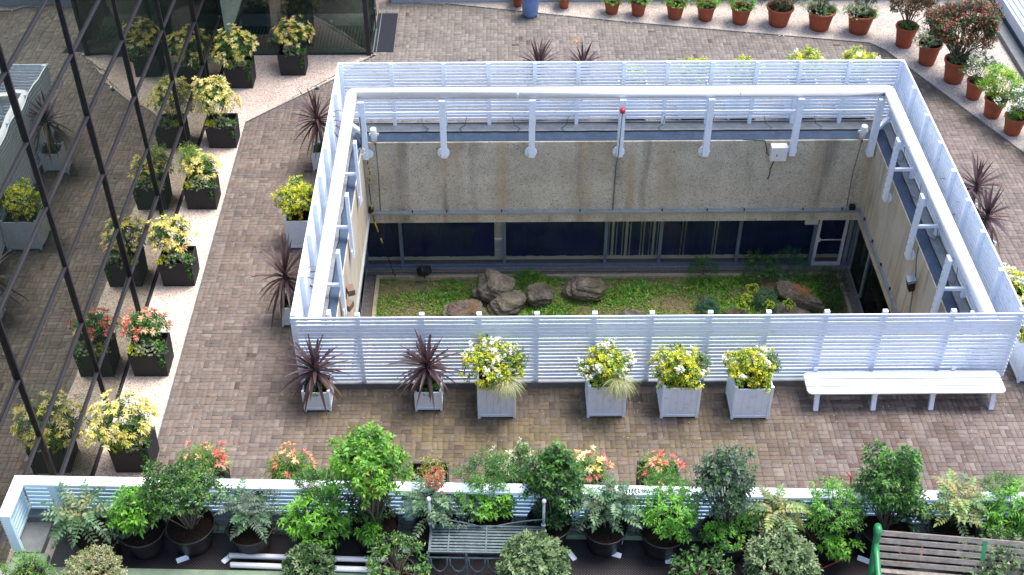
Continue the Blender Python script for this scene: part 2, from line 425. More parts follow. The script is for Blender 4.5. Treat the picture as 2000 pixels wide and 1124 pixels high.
G_ORANGE = [((.78, .36, .16), 4), ((.80, .52, .30), 3), ((.74, .26, .16), 1)]
G_BAMB = [((.12, .26, .03), 3), ((.22, .34, .05), 2), ((.32, .36, .08), 1)]
G_GREY = [((.13, .18, .13), 3), ((.20, .26, .20), 2), ((.08, .13, .08), 2)]
G_CHOI = [((.66, .68, .04), 4), ((.78, .72, .05), 4), ((.42, .54, .04), 2), ((.16, .34, .03), 1)]
G_PHOT = [((.24, .045, .03), 4), ((.36, .12, .07), 2), ((.04, .09, .03), 5), ((.05, .13, .035), 3)]
G_BAY = [((.12, .20, .075), 3), ((.18, .27, .11), 3), ((.26, .34, .16), 2), ((.06, .11, .035), 2)]
G_GRASS = [((.42, .42, .20), 2), ((.25, .32, .10), 2), ((.60, .58, .34), 1)]

# ------------------------------------------------------------------ SETTING: ground, gravel, paving
FX, FY = 13.6, 9.14                       # fence enclosure
g = MB(); g.add([(-400, -400, -6), (400, -400, -6), (400, 400, -6), (-400, 400, -6)], [(0, 1, 2, 3)]); struct('ground', g, 'ground_far')
deck = MB()
deck.box(-3.6, .02, -6.75, 18, -.45, -.010); deck.box(13.58, 26, -6.75, 18, -.45, -.010)
deck.box(.02, 13.58, -6.75, .02, -.45, -.0101); deck.box(.02, 13.58, 9.12, 18, -.45, -.0101)
paving = struct('paving', deck, 'joint_sand')
PB = [(-2.5, -6.7), (-2.5, 9.37), (-.46, 11.42), (.52, 12.73), (.52, 15.53), (2.31, 15.51), (7.1, 14.44), (14.03, 13.13), (14.36, 12.72), (16.56, 7.82), (20, .15), (23, -6.7)]
def in_poly(x, y, poly):
    ins = np.zeros(x.shape, bool); n = len(poly)
    for i in range(n):
        x1, y1 = poly[i]; x2, y2 = poly[(i+1) % n]
        cnd = ((y1 > y) != (y2 > y)) & (x < (x2-x1)*(y-y1)/(y2-y1+1e-12)+x1)
        ins ^= cnd
    return ins
def bricks():
    rng = np.random.default_rng(5); t = .2; gp = .005
    ix = np.arange(-15, 118); iy = np.arange(-34, 79)
    X, Y = np.meshgrid(ix*t, iy*t); X = X.ravel(); Y = Y.ravel()
    par = ((np.round(X/t)+np.round(Y/t)).astype(int) % 2) == 0
    par ^= rng.random(len(X)) < .28
    cx = []; cy = []; sx = []; sy = []
    for h in (0, 1):
        off = (h-.5)*.1
        cx.append(X+.1+np.where(par, 0, off)); cy.append(Y+.1+np.where(par, off, 0))
        sx.append(np.where(par, .2, .1)); sy.append(np.where(par, .1, .2))
    cx, cy, sx, sy = map(np.concatenate, (cx, cy, sx, sy))
    big = [(-2.62, -6.9), (-2.62, 9.45), (-.55, 11.52), (.45, 12.80), (.45, 15.6), (2.4, 15.6), (7.2, 14.55), (14.1, 13.25), (14.46, 12.8), (16.66, 7.9), (20.2, .15), (23, -6.9)]
    k = in_poly(cx, cy, big) & ~((cx > 0) & (cx < 13.6) & (cy > 0) & (cy < 9.1)) & (cy > -6.7)
    cx, cy, sx, sy = cx[k], cy[k], sx[k], sy[k]; n = len(cx)
    ang = rng.normal(0, .012, n); dz = rng.normal(0, .0016, n); tx = rng.normal(0, .009, n); ty = rng.normal(0, .009, n)
    hx = sx/2-gp/2; hy = sy/2-gp/2; ch = .004
    def ring(ax, ay, z):
        out = []
        for qx, qy in ((-1, -1), (1, -1), (1, 1), (-1, 1)):
            x = qx*ax; y = qy*ay
            out.append(np.stack([cx+x*np.cos(ang)-y*np.sin(ang), cy+x*np.sin(ang)+y*np.cos(ang), z+dz+x*tx+y*ty], 1))
        return np.stack(out, 1)
    V = np.concatenate([ring(hx-ch, hy-ch, 0), ring(hx, hy, -.003), ring(hx, hy, -.024)], 1)   # n,12,3
    fl = [(0, 1, 2, 3)]
    for q in range(4):
        q2 = (q+1) % 4
        fl.append((4+q, 4+q2, q2, q)); fl.append((8+q, 8+q2, 4+q2, 4+q))
    fl = np.array(fl)
    base = np.array([(.164, .127, .109), (.176, .141, .124), (.146, .117, .107), (.168, .124, .104), (.194, .161, .142), (.124, .097, .087)])
    col = base[rng.choice(6, n, p=[.27, .25, .16, .14, .1, .08])]*rng.uniform(.90, 1.16, (n, 1))
    ap = (.5+.5*np.sin(cx*2.1+2*np.sin(cy*1.3))*np.sin(cy*2.7+np.cos(cx*1.7)*1.5)); col = col*(.88+.24*ap)[:, None]
    # larger tonal drifts, old damp and algae stains, patches of redder bricks
    drift = .5+.5*np.sin(cx*.7+1.3*np.sin(cy*.5))*np.cos(cy*.9+np.sin(cx*.43))
    grey = np.clip((cy-9)/3, 0, 1)[:, None]; col = col*(1-grey)+np.array([.178, .152, .134])*(col.mean(1, keepdims=True)/.14)*grey
    alg = np.exp(-((cy+.9)/1.5)**2)*np.clip((cx+.5)/1.5, 0, 1)*np.clip((10.5-cx)/3, 0, 1)
    alg = alg*(.35+.8*rng.random(n)**1.5)*(.5+.9*drift)
    alg = np.clip(alg*1.15, 0, .85)[:, None]; olive = np.array([.135, .10, .042])*rng.uniform(.6, 1.3, (n, 1))
    col = col*(1-alg)+olive*alg
    bl = np.sin(cx*3.1+np.sin(cy*4.3)*2)*np.sin(cy*3.7+np.cos(cx*2.2)*2)+.6*np.sin(cx*7.3+cy*5.1)
    damp = np.clip((bl-.35)*1.6, 0, 1)*np.exp(-((cy+1.0)/1.2)**2)*(cx > -1)*rng.uniform(.2, .9, n); damp = np.clip(damp, 0, .8)[:, None]
    col = col*(1-damp)+np.array([.070, .045, .030])*damp
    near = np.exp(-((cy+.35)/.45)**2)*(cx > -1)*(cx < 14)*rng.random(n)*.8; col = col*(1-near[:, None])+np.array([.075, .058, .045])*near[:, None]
    red = np.exp(-((cx-12.5-.8*cy)/2.2)**2-((cy+2.2)/1.2)**2)*(rng.random(n) < .26); red = np.clip(red*.9, 0, 1)[:, None]
    col = col*(1-red)+np.array([.105, .055, .042])*red
    # dark damp edge beside the gravel on the right
    dd = np.abs((cx-14.36)*(-4.9)-(cy-12.72)*2.2)/5.37
    dam = np.exp(-(dd/.40)**2)*(cy < 12.6)*(.3+.7*rng.random(n)); dam = np.clip(dam*1.3, 0, .9)[:, None]
    col = col*(1-dam)+np.array([.075, .055, .04])*dam
    spot = (rng.random(n) < .006)[:, None]; col = np.where(spot, np.array([.085, .05, .042]), col)
    vis = (cy > -2.42) & (cx > -2.5) & (cx < 13.8)
    order = np.argsort(np.where(vis, cy, 99))[:300]
    sel = np.zeros(n, bool); sel[order] = True
    for i in order:
        me = np_mesh('paver', V[i]-np.array([cx[i], cy[i], 0]), fl, np.tile(col[i], (12, 1)), 'brick')
        o = link('paver', me, paving); o.location = (cx[i], cy[i], 0)
    r = ~sel; Vr = V[r].reshape(-1, 3); nr = r.sum()
    F = (np.arange(nr)[:, None, None]*12+fl[None]).reshape(-1, 4)
    link('pavers', np_mesh('pavers', Vr, F, np.repeat(col[r], 12, 0), 'brick'), paving, kind='stuff')
bricks()
# gravel beds sit a little proud of the bricks and cut them along a clean edge
gl = MB(); gl.prism([(-3.47, -6.7), (-2.5, -6.7), (-2.5, 9.37), (-.46, 11.42), (.52, 12.73), (.52, 12.64), (-3.47, 12.64)], -.02, .014)
struct('gravel_bed', gl, 'gravel_pink')
gr = MB(); gr.prism([(1.4, 15.56), (2.31, 15.50), (7.1, 14.44), (14.03, 13.13), (14.36, 12.72), (16.56, 7.82), (20, .15), (23, -6.7), (26, -6.7), (26, 15.56)], -.02, .014)
struct('gravel_border', gr, 'gravel_pale')
eg = MB()
for a, b2 in zip(PB[1:4], PB[2:5]): eg.beam((*a, .0), (*b2, .0), .02, .045)
for a, b2 in zip(PB[5:10], PB[6:11]): eg.beam((*a, .0), (*b2, .0), .025, .045)
eg.beam((-2.5, -6.7, 0), (-2.5, 9.37, 0), .02, .045)
struct('edging', eg, 'kerb_grey')
def pebbles(name, poly, n, cols, seed):
    rng = np.random.default_rng(seed); P = []
    xs = [p[0] for p in poly]; ys = [p[1] for p in poly]
    x = rng.uniform(min(xs), max(xs), n*3); y = rng.uniform(min(ys), max(ys), n*3)
    k = in_poly(x, y, poly); x = x[k][:n]; y = y[k][:n]; n = len(x)
    s = rng.uniform(.008, .020, n)
    oc = np.array([(1, 0, 0), (0, 1, 0), (-1, 0, 0), (0, -1, 0), (0, 0, 1)], float)
    th = rng.uniform(0, 6.28, n); sc = rng.uniform(.6, 1.4, (n, 5, 1))
    V = oc[None]*s[:, None, None]*sc; Vx = V[..., 0]*np.cos(th)[:, None]-V[..., 1]*np.sin(th)[:, None]; Vy = V[..., 0]*np.sin(th)[:, None]+V[..., 1]*np.cos(th)[:, None]
    V = np.stack([Vx+x[:, None], Vy+y[:, None], V[..., 2]*.7+.013], -1).reshape(-1, 3)
    fl = np.array([(0, 1, 4), (1, 2, 4), (2, 3, 4), (3, 0, 4)])
    F = (np.arange(n)[:, None, None]*5+fl[None]).reshape(-1, 3)
    C = np.array(cols)[rng.integers(0, len(cols), n)]*rng.uniform(.8, 1.2, (n, 1))
    o = link(name, np_mesh(name, V, F, np.repeat(C, 5, 0), 'pebble')); o['kind'] = 'stuff'
    return o
pebbles('loose_gravel', [(-3.4, -5), (-2.5, -5), (-2.5, 9.37), (-.46, 11.42), (.45, 12.6), (-3.4, 12.6)], 22000, [(.62, .46, .38), (.75, .64, .56), (.45, .30, .23), (.35, .3, .28)], 3)
pebbles('loose_gravel', [(2, 15.5), (2.31, 15.49), (7.1, 14.4), (14.03, 13.1), (14.36, 12.7), (16.56, 7.82), (19, 2.4), (20, 6), (17.6, 15.5)], 16000, [(.52, .42, .36), (.65, .58, .52), (.35, .26, .2), (.28, .25, .23)], 4)
# pale crumbs and leaves lying on the pavers
def crumbs():
    rng = np.random.default_rng(9); n = 6000
    x = rng.uniform(-2.4, 15, n); y = rng.uniform(-3.2, 12.8, n); k = ~((x > -.1) & (x < 13.7) & (y > -.1) & (y < 9.3)); x = x[k]; y = y[k]; n = len(x)
    P = np.stack([x, y, np.full(n, .004)], 1); az = rng.uniform(0, 6.28, n)
    D = np.stack([np.cos(az), np.sin(az), np.zeros(n)], 1)
    brown = rng.random(n) < .10
    C = np.where(brown[:, None], np.array([.16, .07, .03]), np.array([.70, .66, .58]))*rng.uniform(.7, 1.1, (n, 1))
    L = np.where(brown, rng.uniform(.03, .07, n), rng.uniform(.010, .024, n))
    V, F, CC = leaf_arrays(P, D, L, L*.7, C, rng, 0, .1, .5)
    V[:, 2] = np.maximum(V[:, 2], .004)
    o = link('fallen_litter', np_mesh('fallen_litter', V, F, CC, 'litter')); o['kind'] = 'stuff'
    o['label'] = 'pale crumbs and brown leaves scattered on the paving'
crumbs()

# ------------------------------------------------------------------ light well (courtyard)
W0, W1, WB, WF = .5, 13.1, 8.42, .5       # opening
ZF = -4.4
# back facade
fb = thing('courtyard_wall', 'pebbledash concrete wall at the back of the sunken courtyard, over the navy blinds', 'wall', (0, 0, 0))
w = MB(); w.box(W0-.4, W1+.4, WB, 8.75, -2.44, .005); w.build('wall', 'concrete', fb)
w = MB(); w.box(W0-.02, W1+.02, 8.30, WB+.01, -2.13, -2.07); w.build('flashing', 'flashing', fb)
w = MB(); w.box(W0-.02, W1+.02, 8.37, WB+.012, -2.43, -2.135); w.build('fascia', 'concrete', fb)
for px in (1.62, 2.5, 3.9, 5.9, 8.0, 9.15, 10.1, 12.6, 11.6):
    w = MB(); w.tube([(px, 8.33, -2.07), (px, 8.33, -2.0)], .018, 6); w.build('stud', 'cable', fb)
WY = 8.97
win = thing('window_wall', 'long dark window band with navy vertical blinds under the concrete wall', 'window', (0, 0, 0))
mull = [.24, 1.21, 3.96, 6.67, 8.13, 10.22, 12.22]
w = MB(); w.box(.2, 13.3, WY-.06, WY+.04, -4.40, -4.30); w.build('sill', 'blue_frame', win)
w = MB(); w.box(.2, 13.3, WY-.04, WY+.03, -2.56, -2.46); w.build('head_frame', 'blue_frame', win)
for x in mull+[13.28]:
    w = MB(); w.box(x-.045, x+.045, WY-.05, WY+.03, -4.3, -2.56); w.build('mullion', 'blue_frame', win)
for a, b2 in zip(mull[:-1], mull[1:]):
    w = MB(); w.box(a+.045, b2-.045, WY-.006, WY+.002, -4.3, -2.56); w.build('pane', 'window_glass', win)
rng0 = random.Random(3)
x = .34
while x < 13.2:
    skip = (3.70 < x < 3.93)
    if not skip:
        openbay = 6.72 < x < 10.2
        if openbay:
            closed = rng0.random() < (.28 if x < 8.1 else .5) or (8.9 < x < 9.3) or (7.35 < x < 7.6)
            th = rng0.uniform(-.15, .15) if closed else rng0.uniform(.0, .9)
        else: th = rng0.uniform(-.12, .12)
        ww = .062 if (openbay and not closed) else .127; yb = WY+.14
        dx, dy = math.cos(th)*ww/2, math.sin(th)*ww/2
        w = MB(); zb = -4.16+rng0.uniform(-.01, .01)
        w.beam((x-dx, yb-dy, (zb-2.5)/2), (x+dx, yb+dy, (zb-2.5)/2), .003, abs(zb+2.5)); w.build('blind_vane', 'navy_blind', win)
    x += .122
rm = thing('office_room', 'dim office seen between the blinds, with cream wall and brown tiled sill', 'room', (0, 0, 0))
w = MB(); w.box(.1, 13.4, 9.20, 9.30, -4.4, -2.45); w.build('wall', 'interior_wall', rm)
w = MB(); w.box(.1, 13.4, WY+.04, 9.20, -4.42, -4.36); w.build('floor', 'interior_dark', rm)
for k in range(52):
    w = MB(); w.box(.3+k*.25, .3+k*.25+.24, WY+.045, WY+.20, -4.358, -4.33); w.build('tile', 'brown_metal', rm)
for xx in (1.6, 3.4, 5.3, 7.4, 9.2, 11.2):
    w = MB(); w.box(xx-.6, xx+.6, WY+.18, WY+.21, -2.50, -2.47); w.build('added_glow_strip', 'added_glow', rm)  # added emissive strips, no lamp seen, brighten the wall behind the blind gaps
rd = thing('radiator', 'small white grille radiator behind the gap in the blinds', 'radiator', (3.72, 9.13, -4.0))
w = MB(); w.box(-.14, .18, 0, .06, .35, .40); w.box(-.14, .18, 0, .06, .0, .05); w.box(-.14, -.10, 0, .06, .05, .35); w.box(.14, .18, 0, .06, .05, .35); w.build('frame', 'box_white', rd)
w = MB()
for k in range(4): w.box(-.08+k*.06, -.05+k*.06, .01, .05, .05, .35)
w.build('fins', 'box_white', rd)
vt = thing('vent_box', 'flat white square vent box beside the courtyard door', 'vent', (12.08, WY-.09, -2.72))
w = MB(); w.box(-.2, .14, -.05, .03, -.22, .12); w.build('cover', 'box_white', vt, .012)
# door
dr = thing('glazed_door', 'white framed glass door with push bar at right end of the window band', 'door', (12.27, WY-.03, -4.38))
dw, dh = .78, 1.86
w = MB(); w.box(0, .075, -.05, .02, 0, dh); w.box(dw-.075, dw, -.05, .02, 0, dh); w.box(.075, dw-.075, -.05, .02, 0, .09); w.box(.075, dw-.075, -.05, .02, dh-.08, dh)
w.build('frame', 'door_frame', dr)
w = MB(); w.box(.075, dw-.075, -.02, -.012, .09, dh-.08); w.build('pane', 'window_glass', dr)
w = MB(); w.tube([(.09, -.09, .92), (dw-.09, -.09, .92)], .016, 8); w.box(.05, .10, -.12, -.05, .87, .97); w.box(dw-.10, dw-.05, -.12, -.05, .87, .97); w.build('push_bar', 'door_frame', dr)
w = MB(); w.box(13.1, 13.2, WY-.05, WY+.03, -4.3, -2.56); w.build('corner_post', 'flashing', win)
# side facades
for side, lab in (('l', 'beige stained concrete wall on the left of the courtyard'), ('r', 'beige stained concrete wall on the right of the courtyard, with grey sensor box')):
    f = thing('courtyard_wall', lab, 'wall', (0, 0, 0))
    if side == 'l':
        w = MB(); w.box(.18, W0, WF, WB, -2.44, .005); w.build('wall', 'concrete_side', f)
        w = MB(); w.box(W0-.01, W0+.05, WF, 8.30, -2.13, -2.07); w.build('flashing', 'flashing', f)
        w = MB(); w.box(.17, .2, WF, WY, -4.4, -2.44); w.build('window_glass', 'dark_glass', f)
        w = MB(); w.box(-.9, -.85, WF, WY, -4.4, -2.44); w.build('inner_wall', 'interior_dark', f)
        for yy in (1.4, 3.3, 5.2, 7.1, 8.8):
            w = MB(); w.box(.15, .23, yy-.04, yy+.04, -4.4, -2.44); w.build('mullion', 'blue_frame', f)
    else:
        w = MB(); w.box(W1, 13.42, WF, WB, -2.44, .005); w.build('wall', 'concrete_side', f)
        w = MB(); w.box(W1-.07, W1+.01, WF, 8.30, -2.13, -2.07); w.build('flashing', 'flashing', f)
        w = MB(); w.box(W1-.03, W1+.012, WF, 8.30, -2.43, -2.135); w.build('fascia', 'concrete_side', f)
        w = MB(); w.box(13.32, 13.34, WF, WY, -4.4, -2.44); w.build('window_glass', 'dark_glass', f)
        w = MB(); w.box(14.6, 14.65, WF, 9.6, -4.4, -2.44); w.box(13.4, 14.6, 7.4, 7.5, -4.4, -2.44); w.build('inner_wall', 'stone_slab', f)
        w = MB(); w.box(13.35, 14.6, WF, WY, -4.45, -4.38); w.build('inner_floor', 'dark_mat', f)
        for yy in (1.4, 3.3, 5.2, 7.6, 8.8):
            w = MB(); w.box(13.29, 13.37, yy-.04, yy+.04, -4.4, -2.44); w.build('mullion', 'flashing', f)
        w = MB()
        for k in range(40): w.box(13.36, 13.365, 7.68+k*.032, 7.68+k*.032+.02, -4.35, -2.5)
        w.build('mesh_blind', 'lead_grey', f, kind='stuff')
        for k in range(8):
            w = MB(); w.tube([(13.075, 7.9-k*.9, -2.07), (13.075, 7.9-k*.9, -2.0)], .022, 6); w.build('stud', 'cable', f)
ff = MB(); ff.box(.1, 13.5, .2, .5, -4.45, .005)
tag(ff.build('courtyard_wall', 'concrete'), 'concrete wall at the near side of the courtyard behind the front fence', 'wall')
# roof ledge inside the fence: grey lead strip then blue upstand
ld = MB()
ld.box(.02, 13.58, 8.74, 9.10, -.1, .10); ld.box(.02, .30, .02, 8.74, -.1, .10); ld.box(13.32, 13.58, .02, 8.74, -.1, .10); ld.box(.30, 13.32, .02, .28, -.1, .10)
struct('roof_ledge', ld, 'lead_grey')
up_ = MB()
up_.add([(.3, 8.74, .10), (13.32, 8.74, .10), (13.12, 8.46, .01), (.48, 8.46, .01)], [(0, 3, 2, 1)])
up_.add([(.3, .28, .10), (.3, 8.74, .10), (.48, 8.46, .01), (.48, .46, .01)], [(0, 3, 2, 1)])
up_.add([(13.32, .28, .10), (13.32, 8.74, .10), (13.12, 8.46, .01), (13.12, .46, .01)], [(0, 1, 2, 3)])
up_.add([(.3, .28, .10), (13.32, .28, .10), (13.12, .46, .01), (.48, .46, .01)], [(0, 1, 2, 3)])
struct('ledge_upstand', up_, 'blue_upstand')
rng1 = random.Random(8)
cb = MB(); cb.tube([(.5+i*.25, 8.73+rng1.uniform(-.008, .008), .115) for i in range(50)], .014, 5)
for i in range(9):
    x = 1.8+i*1.25+rng1.uniform(-.3, .3); s = rng1.choice((-1, 1))
    cb.tube([(x, 9.0, .35), (x+.05*s, 8.97, .14), (x+.18*s, 8.85, .12), (x+.12*s, 8.74, .12)], .007, 4)
cb.tube([(13.33+rng1.uniform(-.01, .01), 8.7-i*.3, .115) for i in range(28)], .014, 5)
for i in range(5):
    y = 7.5-i*1.5; cb.tube([(13.33, y, .12), (13.42, y-.2, .13), (13.5, y-.1, .14), (13.52, y+.05, .4)], .007, 4)
cb.tube([(.31+rng1.uniform(-.02, .02), 8.4-i*.3, .115) for i in range(26)], .012, 5)
tag(cb.build('black_cable', 'cable'), 'thin black cable looping along the grey ledge under the pipe', 'cable')

# courtyard floor, grating, soil bed
cf = MB(); cf.box(.1, 13.5, .4, 9.0, -4.75, -4.62); struct('courtyard_floor', cf, 'drain_dark')
gt = thing('drain_grating', 'rusty metal grating around the courtyard planting bed', 'grating', (0, 0, 0))
w = MB()
for k in range(330): xx = .24+k*.0395; w.box(xx, xx+.012, 8.56, 8.90, -4.42, -4.40)
for k in range(4): w.box(.24, 13.26, 8.58+k*.1, 8.59+k*.1, -4.421, -4.401)
for sx0, sx1 in ((.22, .52), (12.98, 13.27)):
    for k in range(200): yy = .6+k*.04; w.box(sx0, sx1, yy, yy+.012, -4.42, -4.40)
    for k in range(8): w.box(sx0+k*.04, sx0+k*.04+.01, .6, 8.55, -4.4205, -4.4005)
w.build('bars', 'grating_metal', gt, kind='stuff')
w = MB(); w.box(.22, .24, .6, 8.9, -4.45, -4.395); w.box(13.26, 13.285, .6, 8.9, -4.45, -4.395); w.box(.24, 13.26, 8.90, 8.92, -4.45, -4.395); w.build('frame', 'flashing', gt)
kb = MB(); kb.box(.52, 12.98, 8.44, 8.55, -4.6, -4.33); kb.box(.52, .62, .5, 8.44, -4.6, -4.33); kb.box(12.88, 12.98, .5, 8.44, -4.6, -4.33)
struct('bed_kerb', kb, 'beige_kerb')
def hgt(x, y): return -4.40 + .07*np.sin(x*1.3+y)*np.cos(y*1.7-x*.4) + .05*np.sin(x*3.1)*np.sin(y*2.3)
nx, ny = 120, 60
gx, gy = np.meshgrid(np.linspace(.6, 12.9, nx), np.linspace(1.0, 8.46, ny)); V = np.stack([gx.ravel(), gy.ravel(), hgt(gx.ravel(), gy.ravel())], 1)
ii = np.arange(ny-1)[:, None]*nx+np.arange(nx-1)[None]; F = np.stack([ii, ii+1, ii+nx+1, ii+nx], -1).reshape(-1, 4)
link('planting_soil', np_mesh('planting_soil', V, F, None, 'earth', True), kind='structure')
def grass():
    rng = np.random.default_rng(2); n = 60000
    x = rng.uniform(.62, 12.9, n); y = rng.uniform(5.8, 8.46, n)
    dens = .5+.5*np.sin(x*1.9+np.sin(y*2)*1.5)*np.cos(y*2.6+x*.7)
    k = rng.random(n) < .12+1.1*dens**1.6; x = x[k]; y = y[k]; dens = dens[k]; n = len(x)
    P = np.stack([x, y, hgt(x, y)-.01], 1)
    D = nrm(np.stack([rng.normal(0, .75, n), rng.normal(0, .75, n), rng.uniform(.5, 1.1, n)], 1))
    L = rng.uniform(.07, .22, n)*(.6+.7*dens)*np.where(x > 7.5, 1.2, 1)
    pal = [((.09, .27, .03), 4), ((.14, .36, .035), 4), ((.24, .46, .04), 2), ((.36, .36, .09), 1)]
    C = pick(rng, pal, n); dry = (rng.random(n) < .12*(1.6-dens)); C[dry] = np.array([.34, .26, .11])
    V, F, CC = leaf_arrays(P, D, L, L*.12+.004, C, rng, .35, .1, .4)
    o = link('grass', np_mesh('grass', V, F, CC, 'leaf')); o['kind'] = 'stuff'; o['label'] = 'rough green grass covering the sunken bed'
    # broad clover like leaves
    n = 4500; x = rng.uniform(.62, 12.9, n); y = rng.uniform(5.8, 8.4, n); k = np.sin(x*2.3+1)*np.sin(y*3+x) > -.2; x = x[k]; y = y[k]; n = len(x)
    P = np.stack([x, y, hgt(x, y)+rng.uniform(.01, .06, n)], 1); az = rng.uniform(0, 6.28, n)
    D = np.stack([np.cos(az), np.sin(az), rng.uniform(.0, .5, n)], 1)
    V, F, CC = leaf_arrays(P, D, rng.uniform(.03, .06, n), .035, pick(rng, [((.17, .42, .04), 3), ((.09, .27, .04), 2), ((.3, .5, .05), 1)], n), rng)
    o = link('ground_cover', np_mesh('ground_cover', V, F, CC, 'leaf')); o['kind'] = 'stuff'; o['label'] = 'low leafy weeds among the grass of the sunken bed'
grass()
def rock(name, label, c, r, seed, rz=0, tilt=0, layers=0, litter=False, slab=None):
    import bmesh
    bm = bmesh.new(); bmesh.ops.create_icosphere(bm, subdivisions=5, radius=1)
    rng = np.random.default_rng(seed); ph = rng.uniform(0, 6.28, 12)
    cuts = [(Vector(nrm(rng.normal(0, 1, 3)*np.array([1, 1, .8]))), rng.uniform(.62, .85)) for _ in range(11)]
    for v in bm.verts:
        p = v.co.copy()
        for nn, d in cuts:
            e = p.dot(nn)-d
            if e > 0: p -= nn*e*.85
        q = p*2.2
        p *= 1 + .06*math.sin(q.x*2+ph[0])*math.cos(q.y*2.4+ph[1])+.035*math.sin(q.z*5+q.x*3+ph[2])+.03*math.sin(q.x*9+ph[3])*math.sin(q.y*8+q.z*9)+.02*abs(math.sin(q.x*5+q.z*7+ph[4]))
        if layers:
            t = (p.z+.25*p.x+.12*math.sin(p.x*3+p.y*2))*layers
            fr = t-math.floor(t); g2 = math.exp(-((fr-.5)/.11)**2)
            p.x *= 1-.14*g2; p.y *= 1-.14*g2
        v.co = Vector((p.x*r[0], p.y*r[1], p.z*r[2]))
    me = bpy.data.meshes.new('rock'); bm.to_mesh(me); bm.free()
    for pl in me.polygons: pl.use_smooth = True
    me.materials.append(MATS['rock'])
    if not litter and not slab:
        o = link(name, me); o.location = c; o.rotation_euler = (tilt, 0, rz); return tag(o, label, 'boulder')
    t = thing(name, label, 'boulder', c, rz)
    o = link('stone', me, t); o.rotation_euler = (tilt, 0, 0)
    if litter:
        rg = np.random.default_rng(seed+1); n = 420
        x = rg.normal(0, r[0]*.28, n); y = rg.normal(0, r[1]*.3, n)
        z = r[2]*.78*np.sqrt(np.clip(1-(x/r[0])**2-(y/r[1])**2, .05, 1))+.05 + np.tan(tilt)*y
        az = rg.uniform(0, 6.28, n)
        V, F, CC = leaf_arrays(np.stack([x, y, z], 1), np.stack([np.cos(az), np.sin(az), rg.normal(0, .2, n)], 1), .035, .018, np.array([[.34, .12, .045]])*rg.uniform(.5, 1.5, (n, 1)), rg, 0)
        link('leaf_litter', np_mesh('leaf_litter', V, F, CC, 'litter'), t, kind='stuff')
    if slab:
        w = MB(); w.obox(slab[0], slab[1], Matrix.Rotation(slab[2], 3, 'Z')); w.build('base_slab', 'rock', t, .05)
    return t
rock('boulder', 'largest tan boulder, tilted and folded, left of the middle of the bed', (3.70, 7.65, -4.08), (.60, .56, .54), 11, .4, .25, 1.2)
rock('boulder', 'jutting lower block leaning on the largest tan boulder', (3.98, 7.20, -4.20), (.58, .42, .32), 31, .5, .2, 1.5)
rock('boulder', 'small dark domed boulder just right of the largest boulder', (4.86, 7.52, -4.20), (.38, .36, .32), 12, .2, .2, 2.2)
rock('boulder', 'wide dark layered boulder with curved ledges in mid bed', (6.05, 7.72, -4.16), (.58, .42, .36), 13, .25, .3, 3.0)
rock('boulder', 'flat boulder topped with brown leaf litter, front left of the bed', (2.95, 6.88, -4.22), (.60, .46, .26), 14, .1, .0, 0, True)
rock('boulder', 'long sloping boulder with rusty leaf litter, right end of the bed', (11.6, 7.3, -4.12), (.70, .32, .30), 15, -.72, .1, 0, True)
rock('boulder', 'dark flat stone beneath the long sloping boulder', (11.45, 6.95, -4.32), (.62, .40, .14), 16, -.5, .0)
rock('boulder', 'pale tan stone top just showing over the middle of the front fence', (7.25, 6.80, -4.30), (.36, .2, .2), 17)
rock('boulder', 'brown stone top showing over the fence left of the yellow spurges', (9.95, 6.86, -4.30), (.34, .2, .2), 18)
# bed plants
def small_bush(name, label, cat, loc, r, seed, pal, L=.06, W=.02, tips=120, per=8, tip_pal=None, **kw):
    t = thing(name, label, cat, loc)
    a = shoots(seed, (0, 0, r*.7), (r, r, r*.8), tips, per, L, W, pal, tip_pal=tip_pal, **kw)
    foliage('foliage', t, a[:3]); stems(t, (0, 0, 0), a[3], 10, .005, seed); return t
small_bush('euphorbia', 'blue green spurge with three yellow heads near the right boulder', 'plant', (10.75, 7.25, -4.4), .34, 21, [((.05, .14, .07), 3), ((.08, .2, .09), 2)], .08, .014, 90, 14, spread=75)
small_bush('euphorbia', 'blue green spurge clump left of the yellow heads, no flowers', 'plant', (9.2, 7.05, -4.4), .30, 22, [((.04, .12, .07), 3), ((.06, .16, .09), 2)], .08, .014, 70, 14, spread=75)
for i, (x, y, z, lab) in enumerate([(10.40, 7.45, -3.95, 'highest yellow green spurge head in the bed'), (10.22, 7.12, -3.98, 'left yellow green spurge head beside the highest one'), (10.05, 6.82, -3.98, 'lowest left yellow green spurge head at the fence top'), (10.75, 6.80, -3.95, 'middle yellow green spurge head at the fence top'), (11.25, 6.82, -3.95, 'right yellow green spurge head at the fence top')]):
    t = thing('euphorbia', lab, 'plant', (x, y, z-.4)); a = shoots(50+i, (0, 0, .4), (.13, .13, .09), 26, 9, .035, .028, [((.42, .58, .03), 3), ((.3, .46, .03), 1)], whorl=True)
    foliage('flower_head', t, a[:3]); stems(t, (0, 0, 0), a[3], 6, .006, i, 'stems')
small_bush('low_shrub', 'dark straggly shrub at the window, left of the pair', 'shrub', (10.75, 8.45, -4.4), .48, 23, G_MID+G_DARK, .06, .026, 130, 8)
small_bush('low_shrub', 'dark shrub with greyer leaves over the grating, right of the pair', 'shrub', (11.55, 8.4, -4.4), .55, 24, [((.05, .16, .06), 3), ((.08, .22, .09), 2)], .07, .014, 130, 10)
small_bush('low_shrub', 'dark shrub at the far right end of the bed near the grating', 'shrub', (12.6, 7.9, -4.4), .45, 25, G_DARK, .05, .02, 130, 8)
small_bush('low_shrub', 'dark green shrub at the right kerb beside the long boulder', 'shrub', (12.45, 7.2, -4.4), .32, 26, G_DARK, .05, .02, 90, 8)
